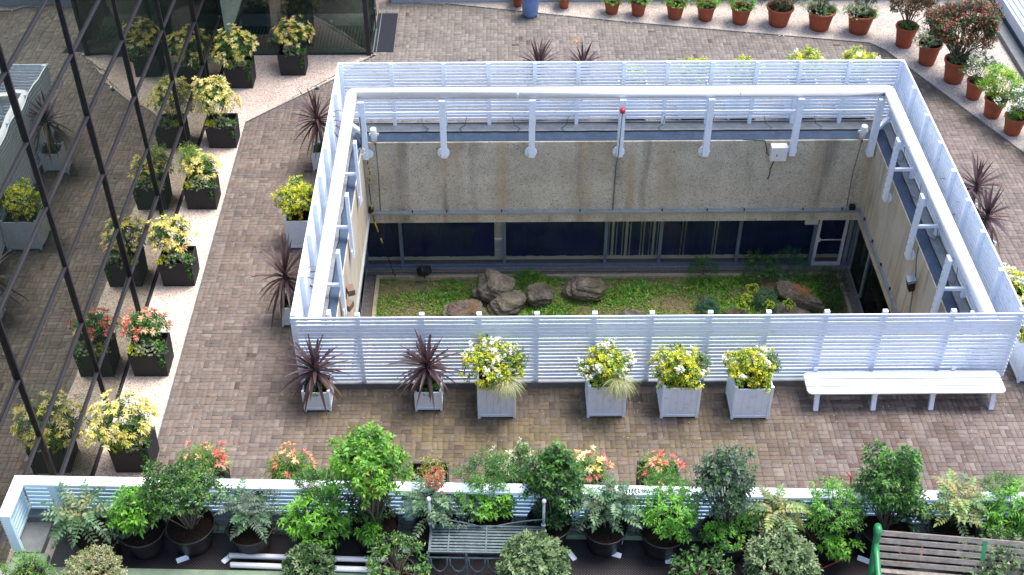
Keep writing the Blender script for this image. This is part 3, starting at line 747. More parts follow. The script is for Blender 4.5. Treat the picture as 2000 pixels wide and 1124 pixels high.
small_bush('grass_tuft', 'tall grass tuft between the two middle boulders at the kerb', 'grass', (4.6, 8.25, -4.4), .26, 27, [((.06, .2, .02), 2), ((.1, .28, .03), 1)], .16, .012, 50, 6, spread=25)
small_bush('grass_tuft', 'bushy grass tuft overhanging the grating at centre right', 'grass', (9.3, 8.45, -4.4), .36, 28, [((.06, .18, .02), 2), ((.1, .24, .03), 1)], .16, .012, 70, 6, spread=25)
# courtyard spotlight
sp = thing('spotlight', 'black square floodlight on the grating at the left end of the bed', 'light', (1.82, 8.42, -4.34), .3)
Rt = Matrix.Rotation(.5, 3, 'X') @ Matrix.Rotation(.5, 3, 'Y')
w = MB(); w.obox((0, 0, .26), (.32, .20, .24), Rt); w.build('housing', 'black_plastic', sp, .015)
w = MB(); w.obox((0, 0, .14), (.20, .03, .03)); w.tube([(0, 0, 0), (0, 0, .16)], .02, 6); w.build('bracket', 'black_plastic', sp)

# ------------------------------------------------------------------ slatted fences round the light well
fposts = [.06, 1.24, 2.43, 3.49, 4.56, 5.63, 6.69, 7.77, 8.85, 9.93, 11.01, 12.28, 13.54]
bposts = [.06, 1.27, 2.52, 3.61, 4.72, 5.77, 6.87, 7.92, 8.99, 10.07, 11.12, 12.3, 13.54]
lposts = [1.23, 2.49, 3.50, 4.49, 5.54, 6.63, 7.75]
rposts = [1.26, 2.46, 3.5, 4.55, 5.61, 6.7, 7.87]
FH = 1.84; PITCH = .0925; NS = 18
def fence(kind, label):
    t = thing('slatted_fence', label, 'fence', (0, 0, 0), 0, 'white slatted fences round the light well')
    rr = random.Random(hash(kind) % 7)
    for i in range(NS):
        z1 = FH-.004-i*PITCH; z0 = z1-.056
        if i in (2, 3, 4) and kind == 'front': z0 -= .022           # three slats sit closer together near the top
        if kind in ('left', 'right'): z0 -= .020
        e = rr.uniform(-.002, .002)
        w = MB()
        if kind == 'front': w.box(0, FX, .002+e, .026+e, z0, z1)
        if kind == 'back': w.box(0, FX, FY-.026+e, FY-.002+e, z0, z1)
        if kind == 'left': w.box(-.002+e, .026+e, .03, FY-.03, z0, z1)
        if kind == 'right': w.box(FX-.026+e, FX+.002+e, .03, FY-.03, z0, z1)
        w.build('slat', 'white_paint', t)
    for p in {'front': fposts, 'back': bposts, 'left': lposts, 'right': rposts}[kind]:
        w = MB(); h = .045
        if kind == 'front': w.box(p-h, p+h, .027, .10, .10, FH+.045)
        if kind == 'back': w.box(p-h, p+h, FY-.11, FY-.027, .10, FH+.012)
        if kind == 'left': w.box(.027, .12, p-h, p+h, .10, FH+.012)
        if kind == 'right': w.box(FX-.12, FX-.027, p-h, p+h, .10, FH+.012)
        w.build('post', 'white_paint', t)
    w = MB()
    if kind == 'front': w.box(-.01, FX+.01, -.01, .03, -.02, .13)
    if kind == 'back': w.box(-.01, FX+.01, FY-.03, FY+.01, -.02, .13)
    if kind == 'left': w.box(-.012, .03, .03, FY-.03, -.02, .13)
    if kind == 'right': w.box(FX-.03, FX+.012, .03, FY-.03, -.02, .13)
    w.build('kerb', 'kerb_grey', t)
fence('front', 'white slatted fence nearest the camera, behind the white planters and bench')
fence('back', 'white slatted fence on the far side of the light well, behind the pipe')
fence('left', 'white slatted fence on the left side of the light well')
fence('right', 'white slatted fence on the right side of the light well')

# ------------------------------------------------------------------ guard pipe on brackets
gp = thing('guard_pipe', 'thick white pipe running round three sides of the light well on brackets', 'pipe', (0, 0, 0))
PZ = 1.40; R = .135
xl, xr, yb = .36, 13.15, 8.42
w = MB(); w.tube([(xl, .18, PZ), (xl, yb-.05, PZ), (xl+.03, yb, PZ), (xl+.08, yb+.02, PZ), (xr-.08, yb+.02, PZ), (xr-.03, yb, PZ), (xr, yb-.05, PZ), (xr, .18, PZ)], R, 24)
w.build('pipe', 'pipe_paint', gp)
for (x, y, ax) in [(4.3, yb+.02, 0), (9.6, yb+.02, 0), (xl, 4.0, 1), (xr, 3.15, 1), (xr, 6.0, 1)]:
    w = MB()
    if ax == 0: w.tube([(x-.02, y, PZ), (x+.02, y, PZ)], R+.004, 24)
    else: w.tube([(x, y-.02, PZ), (x, y+.02, PZ)], R+.004, 24)
    w.build('collar', 'pipe_paint', gp)
for x in (2.5, 4.65, 6.81, 8.92, 11.06):
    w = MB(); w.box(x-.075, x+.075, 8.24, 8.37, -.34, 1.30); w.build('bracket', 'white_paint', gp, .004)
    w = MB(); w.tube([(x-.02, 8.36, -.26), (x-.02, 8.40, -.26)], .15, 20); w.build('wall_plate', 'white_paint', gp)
    for q in (-.09, .05):
        w = MB(); w.tube([(x+q, 8.345, -.33), (x+q, 8.36, -.33)], .014, 6); w.build('bolt', 'grating_metal', gp)
for (x, y) in [(.57, 8.3), (12.98, 8.3)]:
    w = MB(); w.box(x-.075, x+.075, y-.08, y+.06, -.36, 1.28); w.build('bracket', 'white_paint', gp, .004)
    w = MB(); w.beam((x, y, .35), (x+(.45 if x > 6 else -.45), y+.55, .35), .08, .09); w.build('tie_bar', 'white_paint', gp)
    w = MB(); w.tube([(x+.05, WB-.03, -.3), (x+.05, WB, -.3)], .13, 20); w.build('wall_plate', 'white_paint', gp)
for y in (6.55, 4.55, 2.6, .75):
    w = MB(); w.box(.54, .61, y-.02, y+.13, -.45, 1.27); w.box(.56, .585, y-.10, y+.20, -.45, -.2); w.build('bracket', 'white_paint', gp, .004)
    w = MB(); w.box(.12, .54, y+.03, y+.09, .34, .40); w.build('tie_bar', 'white_paint', gp)
for y in (6.55, 4.4, 2.3, .6):
    w = MB(); w.box(12.93, 13.0, y-.06, y+.15, -.45, 1.25); w.build('bracket', 'white_paint', gp, .004)
    w = MB(); w.tube([(13.06, y+.04, -.40), (13.10, y+.04, -.40)], .12, 16); w.build('wall_plate', 'white_paint', gp)
    w = MB(); w.box(13.0, 13.48, y+.02, y+.08, .38, .45); w.build('tie_bar', 'white_paint', gp)
    for k in range(9):
        w = MB(); w.tube([(12.922, y+.1, -.3+k*.17), (12.93, y+.1, -.3+k*.17)], .014, 5); w.build('hole', 'grating_metal', gp)
for xx in (.15, .20, 13.42, 13.36):
    w = MB(); w.beam((xx, .15, 1.02), (xx, 8.7, 1.02), .025, .05); w.build('side_rail', 'white_paint', gp)
w = MB(); w.beam((.15, 8.9, .55), (13.45, 8.9, .55), .03, .06); w.build('side_rail', 'white_paint', gp)

# fixtures in the light well
for (x, lab, sgn) in ((.80, 'white cylindrical floodlight at the left end of the back ledge', 1), (12.74, 'white cylindrical floodlight at the right end of the back ledge', -1)):
    t = thing('floodlight', lab, 'light', (x, 8.42, .05))
    w = MB(); w.tube([(0, 0, .02), (0, -.02, .16), (0, -.05, .40)], [.065, .078, .078], 16); w.build('housing', 'box_white', t)
    w = MB(); w.box(-.12, .12, -.01, .02, .18, .24); w.build('yoke', 'box_white', t)
    w = MB(); w.tube([(0, -.02, .02), (.02, -.04, -.08)], .02, 8); w.build('cable_gland', 'red_plastic', t)
    w = MB(); w.tube([(.02, .0, -.08), (.03*sgn, 0, -1.0), (.0, 0, -2.1)], .012, 5); w.build('conduit', 'dark_steel', t)
jb = thing('junction_box', 'white metal junction box on the concrete wall with a black cable', 'box', (10.72, 8.42, -.2))
w = MB(); w.box(-.2, .2, -.22, 0, -.26, .14); w.build('housing', 'box_white', jb, .01)
w = MB(); w.box(-.06, -.04, -.225, -.22, -.12, -.05); w.build('lock', 'black_plastic', jb)
w = MB(); w.tube([(-.05, -.04, -.26), (-.07, -.02, -.5), (-.11, -.015, -.62), (-.10, -.01, -.8), (-.13, -.01, -.95)], .012, 5); w.tube([(-.9, -.02, .25), (-.35, -.02, .22), (-.28, -.03, .0), (-.26, -.03, -.15), (-.2, -.06, -.2)], .012, 5); w.build('cable', 'cable', jb)
bc = thing('beacon_lamp', 'round red warning lamp on a thin conduit at the middle bracket', 'lamp', (6.80, 8.16, -.9))
w = MB(); w.lathe([(.0, .075), (.04, .068), (.064, .03), (.068, 0), (.058, -.04), (.03, -.065), (0, -.075)], (0, 0, 1.95), 18); w.build('lens', 'red_plastic', bc)
w = MB(); w.tube([(0, 0, 1.88), (-.03, .02, .7), (-.05, .22, .2), (-.06, .235, -1.2)], .013, 6); w.build('conduit', 'dark_steel', bc)
for (x, lab) in ((.56, 'small black box on the flashing at the left corner of the courtyard'), (12.86, 'small black box on the flashing at the right corner of the courtyard')):
    w = MB(); w.box(x-.07, x+.07, 8.29, 8.41, -2.065, -1.93); tag(w.build('sensor', 'black_plastic', None, .01), lab, 'sensor')
sb = thing('wall_lamp', 'grey box lamp on the right courtyard wall with conduits', 'light', (13.1, 3.97, -.76))
w = MB(); w.obox((-.10, 0, .06), (.2, .22, .08), Matrix.Rotation(-.3, 3, 'Y')); w.build('cover', 'flashing', sb, .006)
w = MB(); w.obox((-.08, -.0, -.12), (.14, .18, .22), Matrix.Rotation(-.3, 3, 'Y')); w.build('body', 'black_plastic', sb, .006)
w = MB(); w.tube([(-.01, 0, .1), (-.01, .25, .45), (-.01, .3, .75)], .01, 5); w.tube([(-.01, 0, -.2), (-.01, -.3, -1.1)], .01, 5); w.build('conduit', 'dark_steel', sb)
for (y, rz, lab) in ((3.55, .35, 'upper of two brown bulkhead boxes on the left courtyard wall'), (3.05, -.35, 'lower of two brown bulkhead boxes on the left courtyard wall')):
    w = MB(); w.obox((.60, y, -.55), (.16, .22, .16), Matrix.Rotation(rz, 3, 'Z')); tag(w.build('bulkhead_box', 'brown_metal', None, .008), lab, 'box')
w = MB(); pts = [(.57, 8.35, .05), (.62, 8.3, -.25), (.60, 8.28, -.5), (.64, 8.27, -.8), (.58, 8.27, -1.2), (.6, 8.27, -1.7), (.62, 8.26, -2.2), (.85, 8.3, -3.3), (1.05, 8.4, -4.3)]
yc = thing('twisted_cable', 'black cable wrapped in yellow tape hanging at the left courtyard corner', 'cable')
w.tube(pts, .012, 5); w.build('cable', 'cable', yc)
w = MB()
for i in (1, 2, 3, 5, 6):
    a = Vector(pts[i]); b2 = Vector(pts[i+1]); w.tube([a.lerp(b2, .1), a.lerp(b2, .4)], .018, 6); w.tube([a.lerp(b2, .6), a.lerp(b2, .75)], .018, 6)
w.build('yellow_tape', 'yellow_plastic', yc)
hk = thing('hook_coil', 'coil of white and black cable hooked under the left end of the pipe', 'cable', (.52, 8.0, .0))
w = MB(); w.tube([(.08*math.cos(a), .02*math.sin(a), .08*math.sin(a)+.05) for a in np.linspace(0, 6.0, 14)], .012, 6); w.build('coil', 'box_white', hk)
w = MB(); w.tube([(.0, 0, .12), (.02, .1, .6), (0, .2, .9)], .014, 5); w.build('cable', 'cable', hk)

# ------------------------------------------------------------------ glass building on the left
gb = thing('glass_building', 'mirror glass curtain wall building with black mullions on the left', 'building', (0, 0, 0))
XG = -3.4791; Y0 = -3.4452; DG = 2.6991
ys = [Y0+DG*k for k in range(-4, 6)]; ys.append(12.66)
zs = [0.02, 1.241, 2.459, 3.738, 5.013, 6.275, 7.54, 8.80, 10.07, 11.33]
for j in range(len(ys)-1):
    for i in range(len(zs)-1):
        rr = random.Random(j*31+i)
        tx, ty = rr.gauss(0, .0035), rr.gauss(0, .0035)
        a, b2, z0, z1 = ys[j]+.02, ys[j+1]-.02, zs[i]+.02, zs[i+1]-.02
        ym, zm = (a+b2)/2, (z0+z1)/2
        nq = 1; vs = [(XG-.015+tx*(y-ym)+ty*(z-zm), y, z) for y, z in ((a, z0), (b2, z0), (b2, z1), (a, z1))]
        w = MB(); w.add(vs, [(0, 1, 2, 3)])
        w.add([(v[0]-.01, v[1], v[2]) for v in vs], [(3, 2, 1, 0)])
        w.build('pane', 'mirror_glass', gb)
for y in ys[1:-1]:
    w = MB(); w.box(XG-.03, XG+.035, y-.026, y+.026, 0, 11.4); w.build('mullion', 'black_frame', gb, .006)
w = MB(); w.box(XG-.03, XG+.03, 12.60, 12.66, 0, 11.4); w.build('mullion', 'black_frame', gb)
for i, z in enumerate(zs):
    for j in range(len(ys)-1):
        w = MB(); w.box(XG-.02, XG+.025, ys[j]+.027, ys[j+1]-.027, z-.016 if i else -.02, z+.014); w.build('transom', 'transom_metal', gb, .004)
w = MB(); w.box(-9, XG-.05, -15, 12.6, -.5, 11.5); w.build('core', 'interior_dark', gb)
# wing at the back: see-through ground floor glazing
bw = thing('glazed_lobby', 'glazed lobby with ribbed entrance matting at the top left', 'building', (0, 0, 0))
w = MB(); w.box(XG+.03, .28, 12.66, 12.675, .03, 2.9); w.build('pane', 'dark_glass', bw)
w = MB(); w.box(XG+.03, .28, 12.64, 12.69, -.02, .035); w.build('sill', 'black_frame', bw)
w = MB(); w.box(.28, .40, 12.58, 12.70, -.02, 2.9); w.build('corner_post', 'black_frame', bw, .006)
w = MB(); w.box(.32, .345, 12.72, 14.9, .03, 2.9); w.build('side_pane', 'dark_glass', bw)
w = MB(); w.box(.30, .38, 14.85, 14.95, -.02, 2.9); w.build('post', 'black_frame', bw)
for xx in (-1.6,):
    w = MB(); w.box(xx-.03, xx+.03, 12.645, 12.70, .03, 2.9); w.build('mullion', 'black_frame', bw)
w = MB()
for k in range(40): xx = XG+.1+k*.094; w.box(xx, xx+.045, 13.05, 14.25, -.003, .010)
w.build('ribbed_matting', 'green_mat', bw, kind='stuff')
w = MB(); w.box(XG+.05, .30, 12.70, 13.04, -.015, .012); w.build('mat_edge', 'green_mat', bw)
w = MB(); w.box(XG+.05, .30, 14.26, 14.95, -.018, .006); w.build('stone_threshold', 'stone_slab', bw)
w = MB(); w.box(XG+.05, .30, 12.70, 18, -.009, -.004); w.build('floor', 'interior_dark', bw)
w = MB(); w.box(-2.15, -1.75, 13.3, 13.7, 0, 2.9); w.build('column', 'kerb_grey', bw)
w = MB(); w.box(XG, .3, 17.6, 18, -.1, 3.2); w.box(-9, .45, 12.7, 18, 3.0, 3.4); w.build('structure_walls', 'interior_dark', bw)
w = MB(); w.box(-9, .45, 12.6, 18, 3.4, 11.5); w.build('upper_storeys', 'interior_dark', bw)
em = MB(); em.box(.42, .98, 12.80, 14.95, -.01, .012); tag(em.build('door_mat', 'dark_mat'), 'dark grey rectangular mat outside the lobby door', 'mat')
dl = thing('glass_door', 'open frameless glass door with silver handle by the black corner post', 'door', (.42, 12.72, .02), -.0)
w = MB(); w.box(.0, .02, 0, 1.25, 0, 2.2); w.build('pane', 'dark_glass', dl)
w = MB(); w.box(-.012, .032, 0, 1.25, -.0, .05); w.box(-.012, .032, 1.25, 1.29, 0, 2.2); w.build('frame', 'metal_silver', dl)
w = MB(); w.tube([(.07, 1.1, .7), (.07, 1.1, 1.3)], .016, 8); w.tube([(.0, 1.1, .75), (.07, 1.1, .75)], .012, 6); w.tube([(.0, 1.1, 1.25), (.07, 1.1, 1.25)], .012, 6); w.build('handle', 'metal_silver', dl)

gl2 = thing('garden_light', 'tiny silver ball lamp on the pink gravel near the far left fence corner', 'light', (-.86, 10.95, .014))
w = MB(); w.lathe([(0, 0), (.04, .01), (.06, .05), (.04, .09), (0, .10)], n=14); w.build('ball', 'metal_silver', gl2)
w = MB(); w.tube([(0, .02, .06), (-.15, .12, .08), (-.4, .10, .04), (-.55, .0, .01)], .006, 4); w.build('wire', 'metal_silver', gl2)
# parapet wall at the top and roof on the right
pw = MB(); pw.box(.75, 17.9, 15.58, 15.9, -.1, 1.1)
tag(pw.build('parapet_wall', 'grey_wall'), 'blue grey rendered parapet wall along the top edge of the terrace', 'wall')
pb = MB(); pb.box(17.62, 17.92, -6.7, 15.57, -.1, .16); tag(pb.build('parapet_kerb', 'kerb_grey'), 'low grey kerb between the gravel and the ribbed white roof', 'kerb')
rf = thing('ribbed_roof', 'white ribbed metal roof at the top right corner', 'roof', (0, 0, 0))
for k in range(26):
    xx = 17.98+k*.16; w = MB(); w.add([(xx, -3, .50), (xx+.11, -3, .50), (xx+.125, -3, .54), (xx+.145, -3, .54), (xx+.16, -3, .50), (xx, 18, .50), (xx+.11, 18, .50), (xx+.125, 18, .54), (xx+.145, 18, .54), (xx+.16, 18, .50)], [(0, 1, 6, 5), (1, 2, 7, 6), (2, 3, 8, 7), (3, 4, 9, 8)]); w.build('roof_panel', 'roof_metal', rf)
w = MB(); w.box(17.93, 17.96, -3, 18, .30, .60); w.build('edge_trim', 'roof_metal', rf)
w = MB(); w.box(18.0, 22, -3, 18, -.1, .47); w.build('base', 'kerb_grey', rf)

# ------------------------------------------------------------------ planters and plants
def soil_disc(parent, r, z): 
    w = MB(); w.disc((0, 0, z), r, 20, lump=.02); return w.build('soil', 'soil', parent)
def black_box(t, w_=.70, d=.62, h=.64):
    w = MB(); b0, b1 = w_/2-.02, w_/2; e0, e1 = d/2-.02, d/2; th = .03
    vo = [(-b0, -e0, 0), (b0, -e0, 0), (b0, e0, 0), (-b0, e0, 0), (-b1, -e1, h), (b1, -e1, h), (b1, e1, h), (-b1, e1, h)]
    vi = [(-b1+th, -e1+th, h), (b1-th, -e1+th, h), (b1-th, e1-th, h), (-b1+th, e1-th, h), (-b1+th, -e1+th, h-.14), (b1-th, -e1+th, h-.14), (b1-th, e1-th, h-.14), (-b1+th, e1-th, h-.14)]
    f = [(3, 2, 1, 0)]
    for k in range(4):
        k2 = (k+1) % 4; f += [(k, k2, 4+k2, 4+k), (4+k, 4+k2, 8+k2, 8+k), (8+k, 8+k2, 12+k2, 12+k)]
    w.add(vo+vi, f); w.build('box', 'granite_planter', t, .004)
    w = MB(); w.add([(-b1+th, -e1+th, h-.10), (b1-th, -e1+th, h-.10), (b1-th, e1-th, h-.10), (-b1+th, e1-th, h-.10)], [(0, 1, 2, 3)]); w.build('soil', 'soil', t)
def pieris_box(loc, label, seed, top, ctr=(-.05, .08, 1.0), r=.36, ntop=34, lime=True, var=True, ivy=True, bamboo=False, greens=100, fern=None, rz=0, hflat=.85):
    t = thing('planted_box', label, 'planter', loc, rz, 'black box planters with mixed shrubs'); r *= 1.10
    black_box(t)
    a = shoots(seed, ctr, (r, r*.9, r*hflat), greens, 9, .085, .024, G_DARK+G_MID, 60, .12, .3, .4)
    foliage('pieris_foliage', t, a[:3]); stems(t, (ctr[0], ctr[1], .55), a[3], 16, .007, seed)
    b = shoots(seed+1, (ctr[0], ctr[1], ctr[2]+.03), (r*1.08, r*1.0, r*hflat*1.05), int(ntop*1.7), 15, .092, .021, top, 66, .03, .55, .85, .30, whorl=True, low=-.25, lump=.2)
    foliage('young_leaves', t, b[:3])
    if lime: foliage('lime_shrub', t, shoots(seed+2, (-.22, -.22, .66), (.14, .12, .12), 40, 7, .032, .028, G_LIME, 65, .05)[:3])
    if var: foliage('variegated_shrub', t, shoots(seed+3, (.03, -.20, .68), (.23, .16, .17), 80, 8, .034, .022, G_VAR, 60, .05)[:3])
    if ivy: foliage('ivy', t, [shoots(seed+4, (.24, -.14, .62), (.13, .16, .12), 50, 8, .035, .028, G_MID, 60, .06)[:3], shoots(seed+5, (.27, -.30, .45), (.06, .05, .18), 26, 7, .035, .028, G_MID, 70, .06, low=-1)[:3]])
    foliage('fine_foliage', t, shoots(seed+8, (ctr[0]-.1, ctr[1]+.12, ctr[2]-.02), (r*1.2, r*1.1, r*.95), 70, 7, .09, .012, G_BAMB+G_MID, 42, .12, .3, .35, .6)[:3])
    if bamboo:
        s = shoots(seed+6, (-.18, .25, 1.05), (.30, .26, .42), 110, 7, .10, .014, G_BAMB, 50, .14, .1, .3, .6)
        foliage('bamboo_foliage', t, s[:3]); stems(t, (-.1, .2, .55), s[3], 14, .003, seed+3, 'canes')
    return t
RED = G_CORAL
pieris_box((-2.96, .64, 0), 'black box planter whose shrub is topped with coral red young leaves, by the glass', 101, G_CORAL, r=.33, ntop=14, bamboo=False, greens=120, ctr=(-.02, .12, .92))
pieris_box((-2.94, 3.35, 0), 'black box with open cream rosettes and a lime clump, second nearer from the bamboo box', 111, G_CREAM2, r=.36, ntop=26, ctr=(-.10, .14, 1.02))
pieris_box((-2.93, 6.04, 0), 'black box with thin bamboo sprays rising behind its cream shrub', 121, G_CREAM, r=.30, ntop=26, bamboo=True, ctr=(.04, .12, .86))
pieris_box((-2.87, 8.51, 0), 'black box with the tallest dense cream shrub and ivy over its corner', 131, G_CREAM, r=.36, ntop=64, ctr=(-.12, .10, 1.10), hflat=1.25, greens=110)
pieris_box((-2.88, 11.25, 0), 'black box with wide cream shrub near the corner of the two glass walls', 141, G_CREAM, r=.44, ntop=44, ctr=(-.08, .05, 1.0), hflat=.8)
pieris_box((-1.58, 11.87, 0), 'black box standing alone before the lobby glass, yellow topped shrub', 151, G_CREAM2, r=.36, ntop=32, lime=False, ivy=True, ctr=(.05, .08, 1.0))
pieris_box((-2.75, -1.82, 0), 'nearest black box on the pink gravel, big cream rosettes above the white railing', 161, G_CREAM, r=.46, ntop=42, ctr=(-.12, .0, 1.0), greens=120, hflat=.7)
# sprays of fine foliage attached to some boxes
# row of boxes mostly hidden by the railing
rowp = [(-1.25, 'coral red topped shrub in a box behind the railing at its left part', G_CORAL, 12, 1.02, .34), (.25, 'pale orange rosettes over grassy leaves behind the railing, left of the tallest tub shrub', G_ORANGE, 12, .85, .34),
        (1.5, 'box shrub with feathery orange tinged sprays directly behind the tallest tub shrub', G_ORANGE, 3, .9, .32), (2.62, 'short olive brown shrub in a box whose black rim shows above the railing', [((.35, .3, .06), 2), ((.3, .2, .05), 1)], 10, .50, .26),
        (3.95, 'tall feathery sprays and cream edged leaves behind the railing, above the metal bench', G_VAR, 9, .85, .34), (5.32, 'yellow and pink rosettes behind the railing right of the feathery box', G_CREAM2+[((.78, .24, .20), 2)], 15, .72, .32), (6.62, 'small coral rosettes behind the railing, rightmost of its row', G_ORANGE+G_CORAL, 13, .66, .30)]
for i, (x, lab, pal, nt_, zc, rr_) in enumerate(rowp):
    t = thing('planted_box', lab, 'planter', (x, -2.78, 0), 0, 'black box planters with mixed shrubs'); black_box(t)
    s = 200+i*10
    if i == 3: foliage('foliage', t, shoots(s, (.05, .05, zc+.15), (rr_, .25, .25), 70, 8, .055, .022, [((.30, .30, .06), 2), ((.2, .24, .05), 2), ((.3, .16, .05), 1)])[:3])
    else:
        a = shoots(s, (0, 0, zc), (rr_*1.15, .3, .34), 150 if i < 3 else 90, 8, .12, .013, G_BAMB+G_MID, 38, .14, .5, .35, .5); foliage('bamboo_foliage', t, a[:3]); stems(t, (0, 0, .5), a[3], 16, .003, s, 'canes')
        b = shoots(s+1, (.08, 0, zc+.08), (rr_, .26, .28), nt_, 15, .092, .021, pal, 64, .03, .55, .9, .25, whorl=True, low=0); foliage('young_leaves', t, b[:3])
        foliage('shrub', t, shoots(s+2, (.12, -.05, zc-.1), (rr_, .28, .26), 50, 8, .05, .022, G_MID+[((.4, .45, .25), 2)])[:3])
    if i == 4:
        foliage('variegated_shrub', t, shoots(s+4, (.30, 0, 1.12), (.17, .17, .30), 60, 8, .06, .028, [((.10, .22, .05), 4), ((.66, .66, .42), 2)])[:3])

def white_box(t, w_=.70, h=.80, posts=.055, board=5):
    hw = w_/2
    for sx in (-1, 1):
        for sy in (-1, 1):
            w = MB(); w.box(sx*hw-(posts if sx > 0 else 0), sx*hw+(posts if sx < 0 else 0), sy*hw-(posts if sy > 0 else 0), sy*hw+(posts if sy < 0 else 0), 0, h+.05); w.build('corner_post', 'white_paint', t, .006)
    e = posts
    for k, (a, b2, c2, d2) in enumerate([(-hw+e, hw-e, -hw+.012, -hw+.03), (-hw+e, hw-e, hw-.03, hw-.012), (-hw+.012, -hw+.03, -hw+e, hw-e), (hw-.03, hw-.012, -hw+e, hw-e)]):
        w = MB(); n = board; horiz = (b2-a) > (d2-c2)
        for q in range(n):
            if horiz: s = (b2-a)/n; w.box(a+q*s+.0015, a+(q+1)*s-.0015, c2, d2, .05, h-.06)
            else: s = (d2-c2)/n; w.box(a, b2, c2+q*s+.0015, c2+(q+1)*s-.0015, .05, h-.06)
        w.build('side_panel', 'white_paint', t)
        for zl, zh in ((.04, .10), (h-.07, h)):
            w = MB()
            if horiz: lo = c2-.008 if k == 0 else c2; hi = d2 if k == 0 else d2+.008; w.box(a, b2, lo, hi, zl, zh)
            else: lo = a-.008 if k == 2 else a; hi = b2 if k == 2 else b2+.008; w.box(lo, hi, c2, d2, zl, zh)
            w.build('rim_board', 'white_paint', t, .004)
    w = MB(); w.add([(-hw+.035, -hw+.035, h-.08), (hw-.035, -hw+.035, h-.08), (hw-.035, hw-.035, h-.08), (-hw+.035, hw-.035, h-.08)], [(0, 1, 2, 3)]); w.build('soil', 'soil', t)
def sword_leaf(rng, az, el, L, W):
    """arching strap leaf, keel folded, 5 segments"""
    n = 6; pts = []; p = Vector((0, 0, 0)); e = el; sag = rng.uniform(.0, .09)+max(0, .5-el)*.05
    for i in range(n+1):
        pts.append(p.copy()); e2 = e-sag*i*.9
        p = p+Vector((math.cos(az)*math.cos(e2), math.sin(az)*math.cos(e2), math.sin(e2)))*(L/n)
    sd = Vector((-math.sin(az), math.cos(az), 0))
    prof = [.55, .85, 1, .92, .72, .42, .03]
    vs = []; fs = []
    for i, q in enumerate(pts):
        up_n = Vector((0, 0, 1)); ww = W*prof[i]/2
        vs += [q-sd*ww+up_n*ww*.35, q, q+sd*ww+up_n*ww*.35]
    for i in range(n): o = i*3; fs += [(o, o+3, o+4, o+1), (o+1, o+4, o+5, o+2)]
    return vs, fs
def cordyline(t, base, seed, n=60, L=.58, W=.042):
    L *= 1.30; W *= 1.5
    rng = random.Random(seed); top = Vector(base); lx, ly = rng.uniform(-.18, .18), rng.uniform(-.15, .15); n = int(n*rng.uniform(.8, 1.1))
    for i in range(n):
        f = (i+.5)/n; el = PI/2*(1-f**.85*1.42)+rng.gauss(0, .09); az = i*2.39996+rng.gauss(0, .15)
        vs, fs = sword_leaf(rng, az, el, L*rng.uniform(.75, 1.1), W*rng.uniform(.8, 1.15))
        off = Vector((0, 0, -.16*f)); vs = [Vector((v.x+lx*abs(v.z), v.y+ly*abs(v.z), v.z-(.55*v.to_2d().length**2 if f > .62 else .12*v.to_2d().length**2))) for v in vs]
        c = Vector((.095, .055, .062))*rng.uniform(.6, 1.45)
        if f > .8 and rng.random() < .4: c = Vector((.22, .12, .07))*rng.uniform(.7, 1.1)
        if rng.random() < .12: c = Vector((.16, .10, .10))
        V = np.array([tuple(v+top+off) for v in vs]); me = np_mesh('leaf', V, np.array(fs), np.tile(np.array(c), (len(V), 1)), 'leaf', True)
        link('leaf', me, t)
    w = MB(); w.tube([(0, 0, .3), (top.x*.5, top.y*.5, top.z*.6), top-Vector((0, 0, .02))], [.035, .03, .03], 8); w.build('stem', 'bark', t)
def sedge(seed, c, n=120, L=.38, dirv=(0, -1, 0), pal=G_GRASS):
    rng = np.random.default_rng(seed); c = np.array(c, float); parts = []
    az = rng.normal(math.atan2(dirv[1], dirv[0]), .75, n); el = rng.uniform(.2, 1.0, n); LL = L*rng.uniform(.7, 1.1, n); C = pick(rng, pal, n)
    P = c+rng.normal(0, .03, (n, 3)); seg = 5; Vs = []; 
    sd = np.stack([-np.sin(az), np.cos(az), np.zeros(n)], 1)
    for i in range(seg+1):
        e = el-i*.42
        Vs.append(np.stack([P-sd*.006*(1-i/seg*.8), P+sd*.006*(1-i/seg*.8)], 1))
        P = P+np.stack([np.cos(az)*np.cos(e), np.sin(az)*np.cos(e), np.sin(e)], 1)*(LL/seg)[:, None]
    V = np.concatenate(Vs, 1)  # n, 2*(seg+1), 3
    F = []
    for i in range(seg): F.append((i*2, i*2+1, i*2+3)); F.append((i*2, i*2+3, i*2+2))
    F = np.array(F); FF = (np.arange(n)[:, None, None]*V.shape[1]+F[None]).reshape(-1, 3)
    return V.reshape(-1, 3), FF, np.repeat(C, V.shape[1], 0)
def cord_box(loc, label, seed, wd=.52, h=.50, top=.95, L=.56, lean=(0, 0)):
    t = thing('cordyline_planter', label, 'planter', loc, 0, 'white planters with purple cordylines')
    white_box(t, wd, h, .045, 1)
    cordyline(t, (lean[0], lean[1], top), seed, L=L)
    foliage('underplanting', t, shoots(seed+1, (0, -.04, h-.02), (wd*.42, wd*.42, .10), 60, 8, .04, .018, G_MID+[((.18, .3, .06), 1)], 60, .06)[:3])
